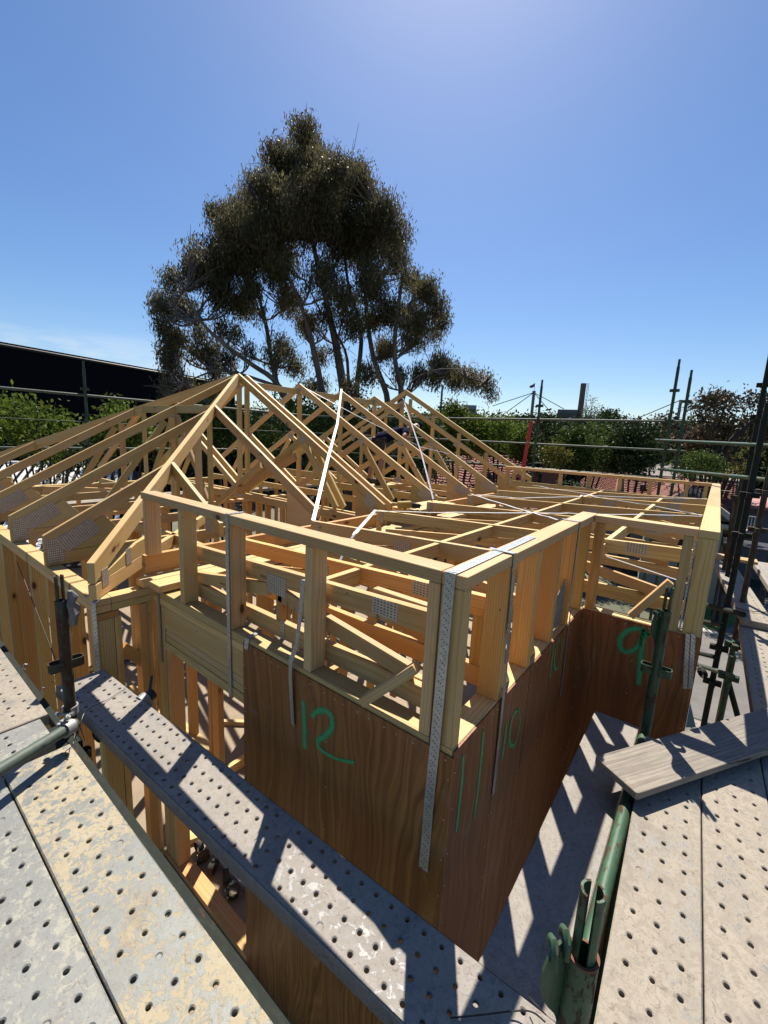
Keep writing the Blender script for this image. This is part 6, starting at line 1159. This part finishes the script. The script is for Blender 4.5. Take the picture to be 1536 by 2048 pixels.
p = far(1061, 850, 160); tz = far(1069, 782, 160).z; t = thing('stay_mast', 'grey mast with stay cables and a small flag on the skyline', 'mast', (p.x, p.y, ZG)); mt_ = plain('grey_mast_steel', (0.16, 0.18, 0.19), 0.5, 0.3)
tube('mast', [(p.x, p.y, ZG), (p.x, p.y, tz-1), (p.x, p.y, tz)], [0.55, 0.5, 0.6], mt_, t, 10); tz2 = far(1070, 766, 160).z; tube('flag_pole', [(p.x, p.y, tz), (p.x, p.y, tz2)], 0.07, mt_, t, 5)
f0 = Vector((p.x, p.y, tz2)); dn = -Vector((p.y, -p.x, 0)).normalized(); fv = [f0, f0+Vector((0, 0, -1.2)), f0+dn*0.9+Vector((0, 0, -1.7)), f0+dn*1.7+Vector((0, 0, -1.5)), f0+dn*1.6+Vector((0, 0, -0.9)), f0+dn*0.8+Vector((0, 0, -0.6))]; rr_ = Vector((p.x, p.y, 0)).normalized()*0.05; link_mesh('flag', fv+[q+rr_ for q in fv], [(0, 1, 2, 3, 4, 5), (11, 10, 9, 8, 7, 6)]+[(i, (i+1) % 6, 6+(i+1) % 6, 6+i) for i in range(6)], plain('flag_cloth', (0.18, 0.12, 0.16), 0.8), t)
top = Vector((p.x, p.y, tz-0.5)); items = []
for u, v in ((985, 812), (1005, 830), (1128, 818), (1104, 828)): items.append(tubevf(top, far(u, v, 160), 0.13, None, 5))
join_parts('stay_cables', items, mt_, t)
t = thing('stay_mast', 'slanting stay cable of a second mast behind the tall pair of back standards', 'mast', tuple(far(1360, 850, 150).xy)+(ZG,)); q = far(1362, 800, 150); tube('mast', [(q.x, q.y, ZG), (q.x, q.y, q.z)], 0.4, mt_, t, 8); join_parts('stay_cables', [tubevf(q, far(1262, 842, 150), 0.13, None, 5)], mt_, t)
for u0, v0, u1, v1, d0, d1_, lb in ((1085, 920, 1560, 990, 24, 20, 'sagging power line over the tiled roofs'), (860, 905, 1085, 925, 22, 24, 'power line crossing behind the gable')):
    a = far(u0, v0, d0); b = far(u1, v1, d1_); tagp(tube('power_line', [a.lerp(b, k/8)-Vector((0, 0, 0.5*math.sin(math.pi*k/8)*0.6)) for k in range(9)], 0.012, M['wire'], None, 5), lb, 'power line')
# ---- worker on the far side scaffold, seen through the trusses
def person():
    P0 = onx(764, 876, 5.15); X = P0.x; Y = P0.y; ZF = -0.468; t = thing('person', 'worker in a navy shirt and dark shorts bending over inside the roof between the trusses', 'person', (X, Y, ZF)); tb_ = thing('standing_board', 'pine board across the truss bottoms under the worker', 'timber board', (X, Y, -0.51)); box('board', 4.6, 5.75, Y-0.2, Y+0.15, -0.511, -0.470, M['pine'], tb_)
    ya = YAW-math.radians(55); rt = Vector((math.sin(ya), -math.cos(ya), 0)); fw = Vector((math.cos(ya), math.sin(ya), 0)); U = Vector((0, 0, 1)); B = Vector((X, Y, ZF))
    def J(r, f, u):
        if u > 0.9: k = (u-0.9); f2 = f+k*0.95; u = 0.80+k*0.42; f = f2
        elif u > 0.6: u = u-0.08*(u-0.6)/0.3
        return B+rt*r+fw*(f-0.15)+U*u
    def skin(name, joints, edges, mat, par, lv=2):
        me = bpy.data.meshes.new(name); me.from_pydata([tuple(j[0]-B) for j in joints], edges, []); o = bpy.data.objects.new(name, me); COL.objects.link(o); o.parent = par
        md = o.modifiers.new('s', 'SKIN'); 
        for i, j in enumerate(joints): me.skin_vertices[0].data[i].radius = (j[1], j[2] if len(j) > 2 else j[1])
        me.skin_vertices[0].data[0].use_root = True; sb = o.modifiers.new('d', 'SUBSURF'); sb.levels = lv; sb.render_levels = lv
        dg = bpy.context.evaluated_depsgraph_get(); m2 = bpy.data.meshes.new_from_object(o.evaluated_get(dg)); o.modifiers.clear(); o.data = m2; m2.materials.clear(); m2.materials.append(mat); m2.polygons.foreach_set('use_smooth', np.ones(len(m2.polygons), bool)); ORI[o.name] = B; return o
    sk = plain('skin', (0.42, 0.24, 0.17), 0.6, 0, 6, 0.1); navy = NT('navy_cotton').fin((0.010, 0.013, 0.045), 0.95, 0, None, spec=0.05); short = plain('charcoal_cotton', (0.03, 0.03, 0.035), 0.9)
    J_ = [(J(0, 0, .92), .12, .10), (J(0.0, .02, 1.10), .12, .09), (J(.02, .08, 1.28), .13, .10), (J(.03, .13, 1.40), .09, .07), (J(.04, .17, 1.47), .05), (J(.05, .20, 1.53), .06), (J(.055, .22, 1.60), .085, .075), (J(.055, .22, 1.68), .075, .07),
          (J(-.17, .10, 1.37), .055), (J(-.27, .14, 1.12), .042), (J(-.20, .34, 1.0), .034), (J(-.18, .42, .98), .026, .036),
          (J(.22, .12, 1.35), .055), (J(.32, .20, 1.12), .042), (J(.26, .40, 1.04), .034), (J(.24, .48, 1.03), .026, .036),
          (J(-.10, 0, .84), .085), (J(-.12, .06, .48), .060), (J(-.13, -.02, .09), .042), (J(-.13, .14, .045), .040), (J(.10, 0, .84), .085), (J(.13, .08, .48), .060), (J(.14, .0, .09), .042), (J(.14, .16, .045), .040)]
    E = [(0, 1), (1, 2), (2, 3), (3, 4), (4, 5), (5, 6), (6, 7), (3, 8), (8, 9), (9, 10), (10, 11), (3, 12), (12, 13), (13, 14), (14, 15), (0, 16), (16, 17), (17, 18), (18, 19), (0, 20), (20, 21), (21, 22), (22, 23)]
    for s, h in ((-1, 11), (1, 15)):
        hp = J_[h][0]
        for k in range(4): i = len(J_); J_.append((hp+fw*(.045)+rt*(.018*(k-1.5)), .0095)); J_.append((hp+fw*(.075+.006*(k in (1, 2)))+rt*(.020*(k-1.5))-U*.02, .008)); E += [(h, i), (i, i+1)]
        i = len(J_); J_.append((hp+fw*.02-rt*s*.035, .010)); J_.append((hp+fw*.05-rt*s*.045-U*.01, .008)); E += [(h, i), (i, i+1)]
    bd = skin('body', J_, E, sk, t)
    skin('shirt', [(J(0, 0, .86), .15, .13), (J(0, .02, 1.10), .14, .115), (J(.02, .08, 1.28), .155, .125), (J(.03, .125, 1.385), .11, .09), (J(-.17, .10, 1.37), .073), (J(-.235, .125, 1.21), .063), (J(.22, .12, 1.35), .073), (J(.285, .165, 1.2), .063)], [(0, 1), (1, 2), (2, 3), (3, 4), (4, 5), (3, 6), (6, 7)], navy, bd)
    skin('shorts', [(J(0, 0, .93), .14, .12), (J(-.10, .0, .82), .11), (J(-.12, .05, .54), .088), (J(.10, .0, .82), .11), (J(.13, .06, .54), .088)], [(0, 1), (1, 2), (0, 3), (3, 4)], short, bd)
    skin('cap', [(J(.055, .20, 1.69), .095, .085), (J(.055, .23, 1.73), .07)], [(0, 1)], navy, bd)
    hc = J(.055, .22, 1.62)
    items = [tubevf(hc+fw*.07-U*.01, hc+fw*.105-U*.03, .014, .010, 8)]
    for s in (-1, 1): items += [tubevf(hc+rt*s*.078-U*.02, hc+rt*s*.088+U*.015, .014, .012, 8)]
    join_parts('nose_and_ears', items, sk, bd, True); join_parts('eyes', [tubevf(hc+fw*.078+rt*s*.03+U*.012, hc+fw*.083+rt*s*.03+U*.012, .010, .008, 8) for s in (-1, 1)], M['blacktool'], bd)
    for s in (-.13, .14): tube('boot', [J(s, -.05, .05), J(s, .08, .05), J(s, .20, .04)], [.052, .055, .04], M['blacktool'], bd, 10)
person()
